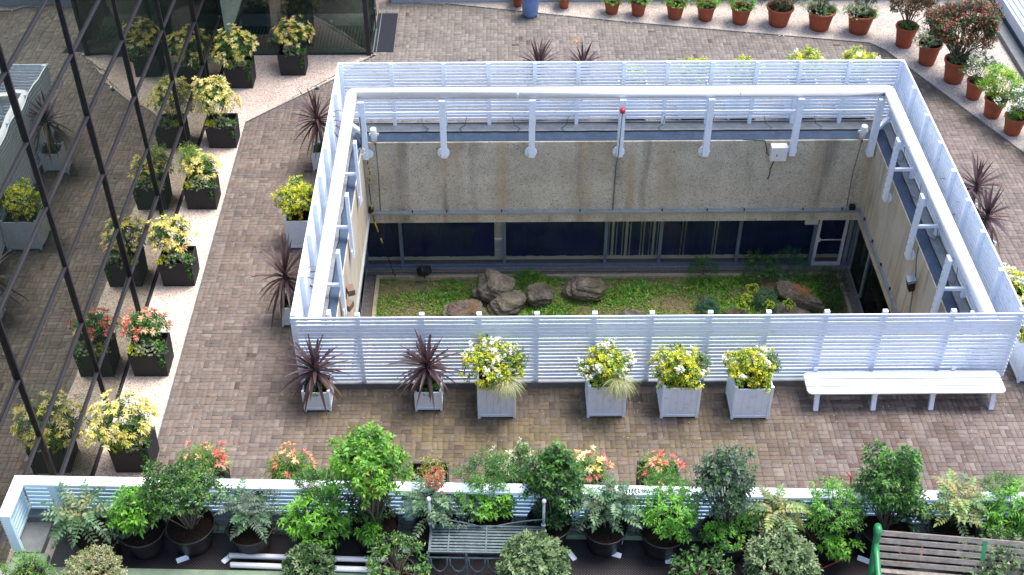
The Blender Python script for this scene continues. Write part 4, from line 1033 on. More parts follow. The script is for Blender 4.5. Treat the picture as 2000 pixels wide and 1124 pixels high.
def choisya_box(loc, label, seed, wd=.72, h=.80, r=.40, white=10, grass_=True, dark=True, zc=1.08, pal=G_CHOI):
    t = thing('choisya_planter', label, 'planter', loc, 0, 'white planters with yellow green choisya')
    white_box(t, wd, h)
    rq = random.Random(seed); r = r*rq.uniform(1.05, 1.2); zc -= rq.uniform(.02, .07)
    a = shoots(seed, (-.04, -.02, zc), (r, r*.9, r*.86), 260, 9, .066, .027, G_MID+G_CHOI, 58, .10, .4, .5, tip_pal=pal, low=-.6)
    foliage('foliage', t, a[:3]); stems(t, (0, 0, h-.1), a[3], 22, .006, seed)
    if white: foliage('flowers', t, flowers(seed+1, a[3][a[3][:, 2] > zc-.05], int(white*1.4), .035, 10, .032), kind='stuff')
    if dark: foliage('dark_shrub', t, shoots(seed+2, (r*.75, .05, zc+.02), (r*.42, r*.4, r*.55), 70, 8, .05, .022, G_GREY+G_MID, 58, .1)[:3])
    if grass_: foliage('sedge', t, sedge(seed+3, (.16, -.34, h+.16), 190, .50, (.25, -1, 0)))
    return t
cord_box((.40, -.36, 0), 'small white planter with purple cordyline at the front left fence corner', 301, top=.92)
cord_box((2.51, -.37, 0), 'small white planter with purple cordyline and drooping side greens, second along the front fence', 305, top=1.0)
choisya_box((3.80, -.47, 0), 'white planter with many white flowers and a dark shrub, right of the cordylines', 311, white=24, r=.42, zc=1.14)
choisya_box((5.86, -.47, 0), 'white planter with white flowers and long sedge spilling over its front', 321, white=22, r=.38, zc=1.02, dark=False, pal=G_CHOI+G_MID)
choisya_box((7.24, -.50, 0), 'white planter with bright yellow shrub and grey green side shrub', 331, grass_=False, white=5, r=.40, zc=1.05)
choisya_box((8.57, -.54, 0), 'white planter with yellow shrub next to the white bench', 341, grass_=False, white=5, r=.38, zc=1.06)
cord_box((-.34, 2.04, 0), 'white planter with the largest purple cordyline beside the left fence', 351, .52, .5, 1.12, .66, lean=(-.12, .1))
choisya_box((-.42, 4.66, 0), 'white planter with lime green shrub beside the left fence', 361, grass_=False, white=0, r=.36, zc=1.16, wd=.74, h=.78)
cord_box((-.32, 7.52, 0), 'small white planter with ragged cordyline at the far end of the left fence', 371, .5, .5, 1.35, .60, lean=(-.05, 0))
cord_box((14.25, 4.85, 0), 'white planter with cordyline, upper of the pair outside the right fence', 375, .52, .5, 1.25, .62)
cord_box((14.25, 3.95, 0), 'white planter with cordyline, lower of the pair outside the right fence', 379, .52, .5, 1.1, .60)
choisya_box((14.42, 1.75, 0), 'white planter with white flowered choisya outside the right fence at the picture edge', 381, white=18, r=.42, zc=1.0)
choisya_box((14.32, .42, 0), 'white planter at the front right fence corner with dark low plants', 386, white=0, r=.30, zc=.92, pal=G_DARK, wd=.8)
cord_box((4.83, 9.75, 0), 'white planter with cordyline, left of the pair behind the far fence', 391, top=1.40, L=.55)
cord_box((5.92, 9.75, 0), 'white planter with cordyline, right of the pair behind the far fence', 395, top=1.38, L=.52)
for i, (x, zc, r, nw) in enumerate([(7.2, 1.12, .26, 0), (8.72, 1.22, .32, 0), (9.95, 1.22, .30, 0), (11.45, 1.40, .38, 4), (12.75, 1.36, .38, 6)]):
    lab = ['just one yellow sprig of a planter showing over the far fence, leftmost of five', 'yellow sprigs over the far fence, second of five', 'yellow sprigs over the far fence, third of five', 'bright yellow rounded shrub top over the far fence, fourth of five', 'bright yellow shrub top nearest the far right fence corner'][i]
    choisya_box((x, 9.72, 0), lab, 401+i*7, white=nw, r=r, zc=zc, grass_=False, dark=False)

# ---- terracotta pots on the right and top
def terracotta(t, rt, rb, h):
    w = MB(); w.lathe([(0, 0), (rb, 0), (rb+.3*(rt-rb), h*.35), (rt*.93, h*.86), (rt*.94, h*.87), (rt*1.02, h*.88), (rt*1.05, h*.94), (rt*1.03, h), (rt*.95, h), (rt*.92, h*.97), (rt*.88, h*.8)], n=32)
    w.build('pot', 'terracotta', t); soil_disc(t, rt*.9, h*.86)
pots = [  # x, y, top radius, height, kind, label
 (4.39, 15.35, .15, .33, 'low', 'small terracotta pot half hidden by the tall blue pot'),
 (5.72, 15.24, .17, .34, 'low', 'small terracotta pot on its own between blue pot and the row'),
 (7.06, 14.92, .24, .44, 'low', 'terracotta pot with low green plant, first large pot in the top row from the left'),
 (7.80, 14.80, .24, .46, 'low', 'terracotta pot with low green plant, second large pot in the top row'),
 (8.82, 14.62, .27, .46, 'limey', 'terracotta pot with bright green mound, third large pot in the top row'),
 (9.67, 14.52, .27, .46, 'limey', 'terracotta pot with bright green mound, fourth large pot in the top row'),
 (10.62, 14.32, .29, .50, 'limey', 'terracotta pot with yellow green dome, fifth large pot in the top row'),
 (11.68, 14.22, .37, .56, 'reddish', 'wide terracotta pot with reddish shrub, left of the variegated pair'),
 (12.78, 13.98, .38, .58, 'varred', 'wide terracotta pot with silvery left edge foliage, left of the variegated pair'),
 (13.84, 13.78, .38, .60, 'varred', 'wide terracotta pot with silvery foliage, right of the variegated pair'),
 (14.90, 13.00, .30, .62, 'phot', 'terracotta pot with dark red leaved shrub, topmost in the right hand row'),
 (15.28, 12.05, .30, .62, 'var', 'terracotta pot with pale variegated cushion below the red shrubs'),
 (15.74, 11.15, .33, .66, 'photbig', 'terracotta pot with the huge red and green photinia bush'),
 (16.02, 10.32, .24, .52, 'white', 'terracotta pot with white flowered shrub below the big photinia'),
 (16.25, 9.47, .27, .54, 'lime', 'terracotta pot with lime leaved shrub in the right hand row'),
 (16.52, 8.70, .27, .52, 'whitelime', 'terracotta pot with white flowers and strappy leaves at the right edge'),
 (16.95, 7.85, .27, .52, 'low', 'terracotta pot cut by the right edge of the picture'),
 ]
for i, (x, y, rt_, h, kind, lab) in enumerate(pots):
    t = thing('potted_shrub', lab, 'potted plant', (x, y, 0), 0, 'terracotta pots along the gravel'); terracotta(t, rt_, rt_*.68, h); s = 500+i*9
    R_ = rt_*1.25
    if kind in ('low',):
        foliage('foliage', t, shoots(s, (0, 0, h+.10), (R_*1.15, R_*1.15, .22), 150, 8, .05, .024, G_BRIGHT+G_MID, 55, .08)[:3])
    elif kind == 'limey':
        foliage('foliage', t, shoots(s, (0, 0, h+.15), (R_*1.12, R_*1.12, .30), 240, 8, .04, .022, G_MID+G_BRIGHT, 55, .07, tip_pal=[((.40, .50, .03), 2), ((.16, .36, .03), 3)])[:3])
    elif kind == 'reddish':
        a = shoots(s, (0, 0, h+.28), (.50, .42, .38), 280, 8, .06, .022, G_DARK+[((.16, .06, .04), 2)], 55, .1); foliage('foliage', t, a[:3]); stems(t, (0, 0, h-.1), a[3], 14)
    elif kind == 'varred':
        foliage('variegated_foliage', t, shoots(s, (-.20, -.10, h+.10), (.34, .28, .26), 160, 8, .040, .02, G_VAR, 55, .07)[:3])
        foliage('low_foliage', t, shoots(s+1, (.14, -.08, h+.04), (.30, .26, .16), 160, 8, .05, .008, G_MID, 40, .09)[:3])
        a = shoots(s+2, (.04, .12, h+.48), (.32, .3, .38), 120, 8, .07, .026, G_DARK+[((.2, .07, .04), 1)], 55, .1); foliage('foliage', t, a[:3]); stems(t, (0, 0, h-.1), a[3], 14)
    elif kind == 'phot':
        a = shoots(s, (.0, .15, h+.70), (.60, .50, .60), 360, 9, .085, .032, G_PHOT, 58, .13, tip_pal=[((.30, .07, .045), 3), ((.05, .1, .03), 2)]); foliage('foliage', t, a[:3]); stems(t, (0, 0, h-.1), a[3], 20, .009)
        foliage('low_foliage', t, shoots(s+1, (0, -.08, h+.04), (.25, .2, .12), 80, 8, .05, .01, G_MID, 45, .08)[:3])
    elif kind == 'var':
        foliage('variegated_foliage', t, shoots(s, (-.14, -.02, h+.12), (.32, .28, .28), 200, 8, .034, .02, G_VAR, 58, .07)[:3])
        foliage('low_foliage', t, shoots(s+1, (.12, 0, h+.06), (.22, .2, .16), 90, 8, .05, .014, G_DARK, 50, .08)[:3])
        a = shoots(s+2, (.18, .2, h+.62), (.38, .3, .38), 110, 9, .085, .032, G_PHOT, 58, .13); foliage('foliage', t, a[:3]); stems(t, (0, 0, h-.1), a[3], 10, .008)
    elif kind == 'photbig':
        a = shoots(s, (.0, .05, h+.88), (.84, .62, .66), 700, 9, .095, .036, G_PHOT, 58, .14, lump=.16, tip_pal=[((.26, .05, .035), 3), ((.40, .15, .08), 2), ((.05, .14, .035), 6)]); foliage('foliage', t, a[:3]); stems(t, (0, 0, h-.1), a[3], 46, .010, s, 'branches', .08)
        foliage('low_foliage', t, shoots(s+1, (.05, -.05, h+.06), (.28, .22, .16), 110, 8, .06, .012, G_MID+G_VAR, 45, .08)[:3])
        foliage('flowers', t, flowers(s+2, np.array([[.3, -.2, h+.08], [.27, -.24, h], [.33, -.2, h-.02]]), 3, .03, 9, .026), kind='stuff')
    elif kind in ('white', 'whitelime'):
        a = shoots(s, (.05, .05, h+.30), (.42, .38, .40), 240, 8, .055, .02, G_DARK+G_MID, 55, .1); foliage('foliage', t, a[:3]); stems(t, (0, 0, h-.1), a[3], 10)
        foliage('flowers', t, flowers(s+1, a[3][a[3][:, 2] > h+.15], 40, .035, 9, .024), kind='stuff')
        if kind == 'whitelime': foliage('lime_shrub', t, shoots(s+2, (.08, -.1, h+.18), (.28, .26, .24), 90, 8, .045, .024, G_LIME+G_BRIGHT)[:3]); foliage('strap_leaves', t, sedge(s+3, (-.08, 0, h), 40, .4, (-.2, -.4, 0), G_MID))
    elif kind == 'lime':
        a = shoots(s, (0, 0, h+.38), (.46, .42, .48), 300, 9, .055, .026, G_LIME+G_BRIGHT, 55, .11); foliage('foliage', t, a[:3]); stems(t, (0, 0, h-.1), a[3], 14)
bp_ = thing('glazed_pot', 'tall blue glazed pot at the top of the paving', 'pot', (4.74, 14.80, 0))
w = MB(); w.lathe([(0, 0), (.19, 0), (.22, .1), (.26, .6), (.29, .95), (.31, .97), (.31, 1.0), (.27, 1.0), (.25, .9)], n=32); w.build('pot', 'blue_glaze', bp_); soil_disc(bp_, .26, .9)
lf = MB(); lf.obox((5.95, 13.75, .006), (.16, .10, .008), Matrix.Rotation(.3, 3, 'Z')); 
ol = thing('fallen_leaf', 'single ochre patch of fallen leaves on the top paving', 'leaf', (5.98, 13.3, .004)); rgx = np.random.default_rng(77)
aZ = rgx.uniform(0, 6.28, 26); V, F, CC = leaf_arrays(np.concatenate([rgx.normal(0, .06, (26, 2)), rgx.uniform(.002, .008, (26, 1))], 1), np.stack([np.cos(aZ), np.sin(aZ), np.zeros(26)], 1), .06, .035, np.tile(np.array([.5, .27, .09]), (26, 1)), rgx, 0, .05)
V[:, 2] = np.maximum(V[:, 2], .001); link('leaf', np_mesh('leaf', V, F, CC, 'litter'), ol)

# ---- white bench
bn = thing('park_bench', 'long low white bench with rounded plank top against the front fence', 'bench', (11.52, -.40, 0))
bw_, bd_ = 3.74, .60; zt = .47
for k in range(3):
    w = MB(); y0 = -bd_/2+k*bd_/3+.011; y1 = -bd_/2+(k+1)*bd_/3-.011; c = .10
    L2 = bw_/2
    if k == 1: poly = [(-L2, y0), (L2, y0), (L2, y1), (-L2, y1)]
    else:
        s = -1 if k == 0 else 1; yo = y0 if k == 0 else y1; yi = y1 if k == 0 else y0
        arc = [(L2-c+c*math.sin(a), yo-s*c+s*c*math.cos(a)) for a in np.linspace(0, PI/2, 6)]
        poly = [(-x_, y_) for x_, y_ in arc][::-1] + arc + [(L2, yi), (-L2, yi)]
        if k == 1: pass
        if s > 0: poly = poly[::-1]
    w.prism(poly, zt-.035, zt); w.build('plank', 'bench_paint', bn, .004)
for x in (-1.66, -.57, .53, 1.68):
    w = MB(); w.box(x-.045, x+.045, -.235, .235, zt-.11, zt-.037); w.build('cross_rail', 'white_paint', bn)
    for sy in (-1, 1):
        w = MB(); w.beam((x, sy*.18, zt-.11), (x, sy*.27, 0), .09, .06); w.build('leg', 'white_paint', bn, .004)
for x in (-1.62, 1.02):
    w = MB(); w.box(x-.04, x+.04, .305, .33, .40, .56); w.build('wall_clip', 'white_paint', bn)

# ------------------------------------------------------------------ near roof (z = 4.5) with railing, tubs, benches
ZN = 4.5; AN = math.radians(-1.79); O = Vector((-2.13, -6.76, ZN))
def NL(x, y, z=0):                         # local (along, across) of the near roof -> world
    return (O.x+x*math.cos(AN)-y*math.sin(AN), O.y+x*math.sin(AN)+y*math.cos(AN), ZN+z)
nr = thing('near_building', 'near building under the planted roof edge at the bottom of the picture', 'building', O, AN)
w = MB(); w.prism([(-1.28, -.80), (-.06, -.80), (-.06, .06), (22, .06), (22, -7), (-1.28, -7)], -10.4, -.004); w.build('walls', 'stone_slab', nr)
for k in range(4):
    for q in range(3):
        w = MB(); w.box(-1.27+k*.3, -1.27+k*.3+.292, -1.2-q*.4+.008, -.8-q*.4, -.003, .012); w.build('slab', 'stone_slab', nr, .004)
w = MB(); w.box(-.05, 21, -.14, .05, -.003, .20); w.build('kerb', 'kerb_grey', nr, .006)
w = MB(); w.box(-.05, .30, -.62, -.141, -.003, .10); w.build('corner_kerb', 'kerb_grey', nr, .006)
w = MB(); w.box(.301, 21, -.20, -.141, -.003, .09); w.build('inner_kerb', 'green_paint', nr, .006)
w = MB(); w.box(-.05, .40, -1.35, -.621, -.003, .09); w.box(.401, 4.9, -1.35, -.80, -.003, .06); w.build('painted_ledge', 'green_paint', nr, .012)
w = MB(); w.box(.42, 21, -.795, -.205, -.003, .012); w.box(4.92, 21, -3.5, -.7951, -.003, .0119); w.build('rubber_matting', 'rubber_mat', nr)
rl = thing('slatted_railing', 'pale blue white slatted railing with wide flat handrail along the bottom', 'railing', O, AN)
zc = .80
w = MB(); w.prism([(-.06, .03), (20, .03), (20, -.12), (.09, -.12), (.09, -.62), (-.06, -.62)], zc-.045, zc); w.build('handrail', 'handrail_paint', rl, .006)
for i in range(8):
    z1 = zc-.07-i*.072
    w = MB(); w.box(.02, 20, -.012, .012, z1-.045, z1); w.build('slat', 'rail_paint', rl)
    w = MB(); w.box(-.02, .005, -.56, -.0125, z1-.045, z1); w.build('slat', 'rail_paint', rl)
for x in (.42, 2.75, 4.87, 6.98, 9.05, 11.1, 13.2):
    w = MB(); w.box(x-.05, x+.05, -.10, -.014, .18, zc-.046); w.build('post', 'rail_paint', rl, .004)
w = MB(); w.box(-.03, .07, -.62, -.56, .0, zc-.046); w.build('end_post', 'rail_paint', rl, .004)
for k in range(16):
    w = MB(); w.box(-.05, -.03, -.615, -.60, .03+k*.045, .055+k*.045); w.build('edge_lug', 'rail_paint', rl)

def tub(t, r=.30, h=.38):
    r *= .93
    w = MB(); w.lathe([(0, 0), (r*.72, 0), (r*.80, h*.3), (r*.95, h*.93), (r*.96, h*.93), (r*1.03, h*.95), (r*1.04, h), (r*.99, h), (r*.95, h*.95), (r*.90, h*.75)], n=36)
    w.build('pot', 'black_plastic', t)
    for s in (-1, 1): w = MB(); w.tube([(s*r*1.0, -.07, h*.9), (s*r*1.14, -.04, h*.82), (s*r*1.14, .04, h*.82), (s*r*1.0, .07, h*.9)], .009, 5); w.build('handle', 'black_plastic', t)
    soil_disc(t, r*.92, h*.86)
def frond(rng, seed, base, az, el, L, pal, nl=8, lw=.036, ll=.085, tipcol=None):
    """pinnate leaf: arching rachis with paired leaflets"""
    g_ = np.random.default_rng(seed); n = nl*2+1; p = np.array(base, float); e = el; P = []; D = []; Ls = []; rach = [tuple(p)]
    for i in range(nl):
        e = el-(i/nl)**1.3*1.0
        d = np.array([math.cos(az)*math.cos(e), math.sin(az)*math.cos(e), math.sin(e)]); p = p+d*(L/nl); rach.append(tuple(p))
        if i < 1: continue
        s = np.array([-math.sin(az), math.cos(az), 0]); f = math.sin(PI*(i+.6)/(nl+.6))**.6
        for q in (-1, 1): P.append(p.copy()); D.append(s*q*.95+d*.45+np.array([0, 0, .08])); Ls.append(ll*f)
    P.append(p); D.append(d); Ls.append(ll)
    P = np.array(P); D = np.array(D); Ls = np.array(Ls); c = pick(g_, pal, 1)
    C = np.repeat(c, len(P), 0)*g_.uniform(.9, 1.1, (len(P), 1))
    if tipcol is not None: 
        k = int(len(P)*.5); C[:k] = C[:k]*.5+np.array(tipcol)*.5
    V, F, CC = leaf_arrays(P, D, Ls, lw, C, g_, .12, .1, .5)
    # rachis ribbon
    R_ = np.array(rach); s = np.array([-math.sin(az), math.cos(az), 0])*.0035
    rv = np.stack([R_-s, R_+s], 1).reshape(-1, 3); rf_ = []
    for i in range(len(R_)-1): rf_ += [(2*i, 2*i+1, 2*i+3), (2*i, 2*i+3, 2*i+2)]
    V2, F2, C2 = join([(V, F, CC), (rv, np.array(rf_), np.tile(np.array([.16, .17, .07]), (len(rv), 1)))])
    return V2, F2, C2
def mahonia(t, seed, base, pal, n=30, L=.34, heads=4, tipcol=None, spread=.14):
    rng = random.Random(seed)
    w = MB()
    for hd in range(heads):
        bx = base[0]+rng.uniform(-spread, spread); by = base[1]+rng.uniform(-spread*.7, spread*.7); bz = base[2]+rng.uniform(-.12, .14)
        w.tube([(bx*.3, by*.3, .3), (bx*.8, by*.8, (bz+.3)/2), (bx, by, bz)], .009, 5)
        m_ = n//heads
        for i in range(m_):
            f = (i+.5)/m_; az = i*2.39996+rng.uniform(-.3, .3)+hd; el = 1.15-f*1.15
            V, F, C = frond(rng, seed*100+hd*20+i, (bx, by, bz-.05*f), az, el, L*rng.uniform(.8, 1.1), pal, tipcol=tipcol if f < .5 else None)
            link('frond', np_mesh('frond', V, F, C, 'leaf'), t)
    w.build('stems', 'bark', t)
P_MAH = [((.07, .17, .07), 3), ((.12, .23, .11), 3), ((.05, .11, .05), 2)]
P_MAHY = [((.20, .34, .08), 3), ((.30, .40, .10), 2), ((.12, .22, .08), 4), ((.24, .22, .08), 1)]
def tubplant(x, y, label, kind, seed, r=.30, h=.38, name='tub_shrub', cz=.75, cr=.36, cx=0, cy=0, grp='shrubs in black tubs on the rubber mat', **kw):
    t = thing(name, label, 'potted plant', (x, y, ZN+.012), 0, grp); tub(t, r, h)
    return t
# (positions are world x, y on the near roof)
def bushy(t, seed, c, r, tips, per, L, W, pal, tip=None, st=26, sr=.006, **kw):
    a = shoots(seed, c, r, tips, per, L, W, pal, tip_pal=tip, **kw); foliage('foliage', t, a[:3]); stems(t, (0, 0, .30), a[3], st, sr, seed); return a
t = tubplant(-1.10, -7.32, 'mahonia with long grey green fronds in the leftmost black tub', 'm', 601, .30, .34)
mahonia(t, 602, (-.15, .08, .62), P_MAH, 40, .40, 4, (.36, .34, .14), .10); foliage('side_shrub', t, shoots(603, (.26, 0, .42), (.17, .15, .15), 110, 8, .03, .010, G_GREY, 50, .06)[:3])
foliage('fine_foliage', t, shoots(604, (.30, .20, .50), (.15, .15, .16), 80, 8, .04, .008, G_MID, 45, .08)[:3])
t = tubplant(-.56, -7.26, 'broad leaved bright green laurel in the second black tub from the left', 'b', 611); bushy(t, 612, (-.02, .06, .68), (.30, .28, .30), 90, 8, .085, .032, G_MID+G_BRIGHT, G_BRIGHT, spread=58, droop=.3)
t = tubplant(.02, -7.20, 'wide dark glossy small leaved shrub in the third black tub from the left', 'd', 621, .32); bushy(t, 622, (-.05, .05, .95), (.46, .36, .36), 310, 8, .054, .029, G_DARK+G_MID, [((.05, .11, .03), 3), ((.16, .26, .04), 1)], 34, .007, shell=.45)
t = tubplant(.78, -7.25, 'grey green mahonia in a black tub right of the wide dark shrub', 'm', 631); mahonia(t, 632, (0, .05, .68), P_MAH+[((.14, .19, .14), 3)], 34, .30, 4, None, .12); foliage('grey_shrub', t, shoots(633, (.10, .1, .65), (.30, .25, .24), 150, 8, .035, .010, G_GREY, 50, .08)[:3])
t = tubplant(1.62, -7.28, 'bright lime green broad leaved bush left of the tallest tub shrub', 'b', 641); bushy(t, 642, (0, -.02, .62), (.38, .32, .34), 120, 9, .080, .026, G_BRIGHT, [((.22, .48, .05), 3), ((.14, .36, .04), 2)], spread=60, droop=.3, nodes=True, low=-.6)
foliage('dark_shrub', t, shoots(643, (.04, .22, .92), (.32, .2, .24), 150, 8, .045, .012, G_DARK+G_MID, 50, .1)[:3]); foliage('pink_flowers', t, flowers(644, np.array([[0, .05, 1.12], [.1, -.1, .85], [.3, 0, .95], [-.1, .1, .8]]), 4, .012, 3, .022, (.6, .2, .36)), kind='stuff')
t = tubplant(2.33, -7.22, 'tallest tub shrub, a bright green small tree with a leafy tuft at its foot', 't', 651, .32); a = bushy(t, 652, (.0, .10, 1.34), (.44, .40, .52), 270, 8, .078, .034, G_MID+G_BRIGHT, [((.16, .36, .04), 4), ((.30, .42, .04), 1)], 40, .009, shell=.4)
foliage('low_tuft', t, shoots(653, (-.03, -.16, .42), (.15, .12, .14), 26, 8, .075, .028, G_BRIGHT, 58, .08, droop=.3)[:3]); foliage('autumn_leaves', t, shoots(655, (.05, -.1, 1.42), (.18, .18, .2), 7, 4, .05, .026, [((.75, .38, .03), 2), ((.6, .12, .04), 1)])[:3])
foliage('lower_foliage', t, shoots(654, (-.08, .12, .62), (.34, .24, .22), 90, 8, .055, .024, G_DARK, 58, .1)[:3])
t = tubplant(3.10, -7.24, 'mahonia with reddish orange new growth behind the left end of the metal bench', 'm', 661); mahonia(t, 662, (-.10, .10, .62), P_MAH, 36, .32, 4, None, .12)
foliage('red_shoots', t, shoots(663, (.0, .18, .98), (.13, .10, .22), 44, 6, .030, .018, [((.45, .10, .06), 3), ((.55, .25, .12), 2)], 50, .09)[:3]); foliage('grey_shrub', t, shoots(664, (.28, .05, .60), (.24, .2, .22), 110, 8, .032, .010, G_GREY, 50, .07)[:3])
t = tubplant(3.76, -7.12, 'bright lime green bush with dark fine shrub behind, over the middle of the metal bench', 'b', 671); bushy(t, 672, (-.04, .10, .62), (.34, .24, .28), 100, 9, .075, .026, G_BRIGHT, [((.22, .48, .05), 3), ((.14, .36, .04), 2)], spread=60, droop=.3, nodes=True, low=-.6); foliage('dark_shrub', t, shoots(673, (-.02, .20, .98), (.34, .22, .30), 190, 8, .042, .010, G_MID+G_DARK, 48, .1)[:3])
t = tubplant(4.50, -7.20, 'upright dark laurel in a tub behind the right end of the metal bench', 'd', 681); bushy(t, 682, (.04, .20, .96), (.34, .26, .46), 230, 9, .072, .034, G_DARK+G_MID, [((.06, .16, .03), 3), ((.13, .28, .04), 1)], 30, .008, shell=.4); foliage('lower_foliage', t, shoots(683, (.10, .08, .5), (.26, .2, .26), 130, 8, .055, .026, G_DARK, 58, .1)[:3])
t = tubplant(5.20, -7.27, 'dark mahonia with orange flecks between laurel and lime bush', 'm', 691); mahonia(t, 692, (0, 0, .66), P_MAH, 46, .34, 5, None, .18); foliage('grey_shrub', t, shoots(693, (.05, .18, .78), (.30, .15, .18), 100, 8, .035, .010, G_GREY+G_MID, 48, .08)[:3]); foliage('orange_leaves', t, shoots(694, (-.08, .05, .75), (.12, .1, .12), 8, 4, .05, .02, [((.6, .2, .08), 1)])[:3])
t = tubplant(5.92, -7.32, 'bright green bush in the tub left of the one with the leaning label', 'b', 701, .32); bushy(t, 702, (.06, .0, .70), (.36, .30, .34), 120, 9, .072, .024, G_BRIGHT, [((.18, .42, .05), 3), ((.12, .32, .04), 2)], spread=60, droop=.3, nodes=True, low=-.6); foliage('fine_foliage', t, shoots(703, (.02, .22, .98), (.28, .14, .18), 110, 8, .04, .009, G_MID, 45, .08)[:3]); foliage('side_shrub', t, shoots(704, (-.30, .05, .50), (.16, .14, .12), 80, 8, .03, .010, G_GREY, 50, .06)[:3])
t = tubplant(6.68, -7.38, 'tall dark green shrub with a brighter skirt, in the tub with the leaning white label', 't', 711, .33); bushy(t, 712, (-.05, .12, 1.12), (.36, .32, .52), 260, 8, .060, .030, G_DARK+G_GREY, [((.06, .14, .05), 3), ((.1, .2, .06), 1)], 34, .008, shell=.4); foliage('low_shrub', t, shoots(713, (-.06, -.10, .48), (.24, .2, .2), 60, 8, .065, .024, G_BRIGHT+G_MID, 58, .08, droop=.3)[:3]); foliage('side_shrub', t, shoots(714, (.24, .0, .55), (.15, .14, .2), 90, 8, .04, .010, G_MID, 48, .06)[:3])
t = tubplant(7.33, -7.32, 'yellowish mahonia in a tub right of the tall dark shrub', 'm', 721); mahonia(t, 722, (-.02, .05, .66), P_MAHY, 40, .34, 4, (.45, .34, .12), .12); foliage('side_shrub', t, shoots(723, (-.26, -.02, .52), (.15, .14, .16), 90, 8, .03, .014, G_GREY+G_MID, 50, .06)[:3])
t = tubplant(8.0, -7.36, 'bright green rounded bush spilling from its tub beside the red hose', 'b', 731, .33); bushy(t, 732, (-.02, .06, .72), (.34, .32, .40), 190, 9, .058, .018, G_BRIGHT+G_MID, [((.18, .42, .05), 3), ((.12, .32, .04), 2)], 30, .006, spread=50, droop=.35, low=-.6); foliage('spilling_leaves', t, shoots(733, (.02, -.26, .40), (.22, .12, .16), 44, 8, .070, .024, G_BRIGHT, 60, .08, droop=.4, low=-1)[:3])
t = tubplant(8.68, -7.30, 'tall leafy shrub behind the left end of the wooden bench', 't', 741, .34); bushy(t, 742, (-.02, .10, 1.02), (.38, .34, .62), 320, 8, .070, .030, G_MID+G_DARK, [((.12, .28, .04), 3), ((.07, .18, .03), 2)], 40, .008, shell=.4); foliage('side_shrub', t, shoots(743, (.30, .0, .62), (.2, .18, .24), 90, 8, .045, .024, G_DARK, 55, .08)[:3])
t = tubplant(9.52, -7.32, 'pale yellow green mahonia rosette behind the middle of the wooden bench', 'm', 751); mahonia(t, 752, (0, .05, .68), P_MAHY, 44, .36, 4, (.45, .36, .14), .08); foliage('side_shrub', t, shoots(753, (.28, .02, .60), (.18, .16, .2), 100, 8, .032, .010, G_GREY, 50, .06)[:3])
t = tubplant(10.20, -7.38, 'bright green bush at the right edge behind the wooden bench', 'b', 761); bushy(t, 762, (.02, .04, .72), (.40, .34, .38), 170, 9, .075, .024, G_BRIGHT, [((.18, .44, .05), 3), ((.12, .32, .04), 2)], spread=58, droop=.3, nodes=True, low=-.6); foliage('fine_foliage', t, shoots(763, (-.18, .25, .95), (.22, .14, .16), 90, 8, .04, .010, G_MID, 45, .08)[:3])

# clipped shrubs nearest the camera
def near_ball(x, y, zc_, r, label, seed, pal=G_BAY, L=.074, W=.032, tips=250, name='clipped_shrub', tip=None, flat=.8, per=9, potr=.2):
    t = thing(name, label, 'potted plant', (x, y, ZN+.012), 0, 'low shrubs along the bottom edge')
    w = MB(); w.lathe([(0, 0), (potr*.8, 0), (potr, .26), (potr*1.06, .27), (potr*1.06, .3), (potr*.9, .3), (potr*.88, .24)], n=28); w.build('pot', 'black_plastic', t); soil_disc(t, potr*.9, .26)
    a = shoots(seed, (0, 0, zc_), (r, r, r*flat), tips, per, L, W, pal, tip_pal=tip, spread=55, slen=.09, shell=.6, lump=.06, low=-.5); foliage('foliage', t, a[:3]); stems(t, (0, 0, .25), a[3], 30, .006, seed); return t
near_ball(4.31, -7.90, .44, .40, 'rounded grey green bay shrub before the right end of the metal bench', 801)
near_ball(7.27, -7.92, .44, .42, 'rounded pale green bay shrub left of the wooden bench', 805, tip=[((.24, .30, .16), 2), ((.14, .2, .08), 2)])
near_ball(9.92, -7.95, .44, .44, 'rounded bay shrub covering the right end of the wooden bench', 809, L=.055, W=.03)
near_ball(1.58, -7.86, .40, .28, 'small dark bay shrub in front of the silver tubes', 813, G_BAY+G_DARK, tips=220)
near_ball(-1.0, -7.92, .36, .34, 'cream and green variegated clipped shrub at the bottom left', 817, [((.42, .42, .24), 2), ((.20, .26, .10), 2), ((.34, .28, .12), 1)], .036, .02, 300)
near_ball(-1.82, -7.92, .34, .30, 'loose fresh green seedlings in the bottom left corner', 821, G_MID, .05, .016, 90, 'young_shrub', G_BRIGHT, per=7)
near_ball(2.66, -7.85, .44, .36, 'loose laurel with pale tips left of the metal bench', 825, G_DARK+G_MID, .065, .026, 80, 'young_shrub', [((.30, .40, .08), 1), ((.10, .2, .05), 2)], .8, 7)
near_ball(6.32, -7.98, .28, .36, 'low dark laurel tips at the bottom edge between two bay shrubs', 829, G_MID+G_DARK, .065, .028, 80, 'young_shrub', G_MID, .9, 7)
near_ball(8.95, -8.32, .30, .26, 'small lime tipped box plant in front of the wooden bench', 833, G_LIME, .03, .014, 120, 'young_shrub', G_LIME)

# silver tubes lying on the mat
for (x0, y0, x1, y1, lab) in ((.52, -7.46, 2.50, -7.55, 'upper silver metal tube lying on the rubber mat'), (.56, -7.60, 2.46, -7.70, 'lower silver metal tube lying on the rubber mat')):
    t = thing('metal_tube', lab, 'tube', (x0, y0, ZN+.10)); w = MB(); w.tube([(0, 0, 0), (x1-x0, y1-y0, 0)], .035, 16); w.build('tube', 'steel_tube', t)
    w = MB(); w.tube([(-.012, 0, 0), (0, 0, 0)], .037, 16); w.tube([(x1-x0, y1-y0, 0), (x1-x0+.012, y1-y0, 0)], .037, 16); w.build('end_cap', 'flashing', t)
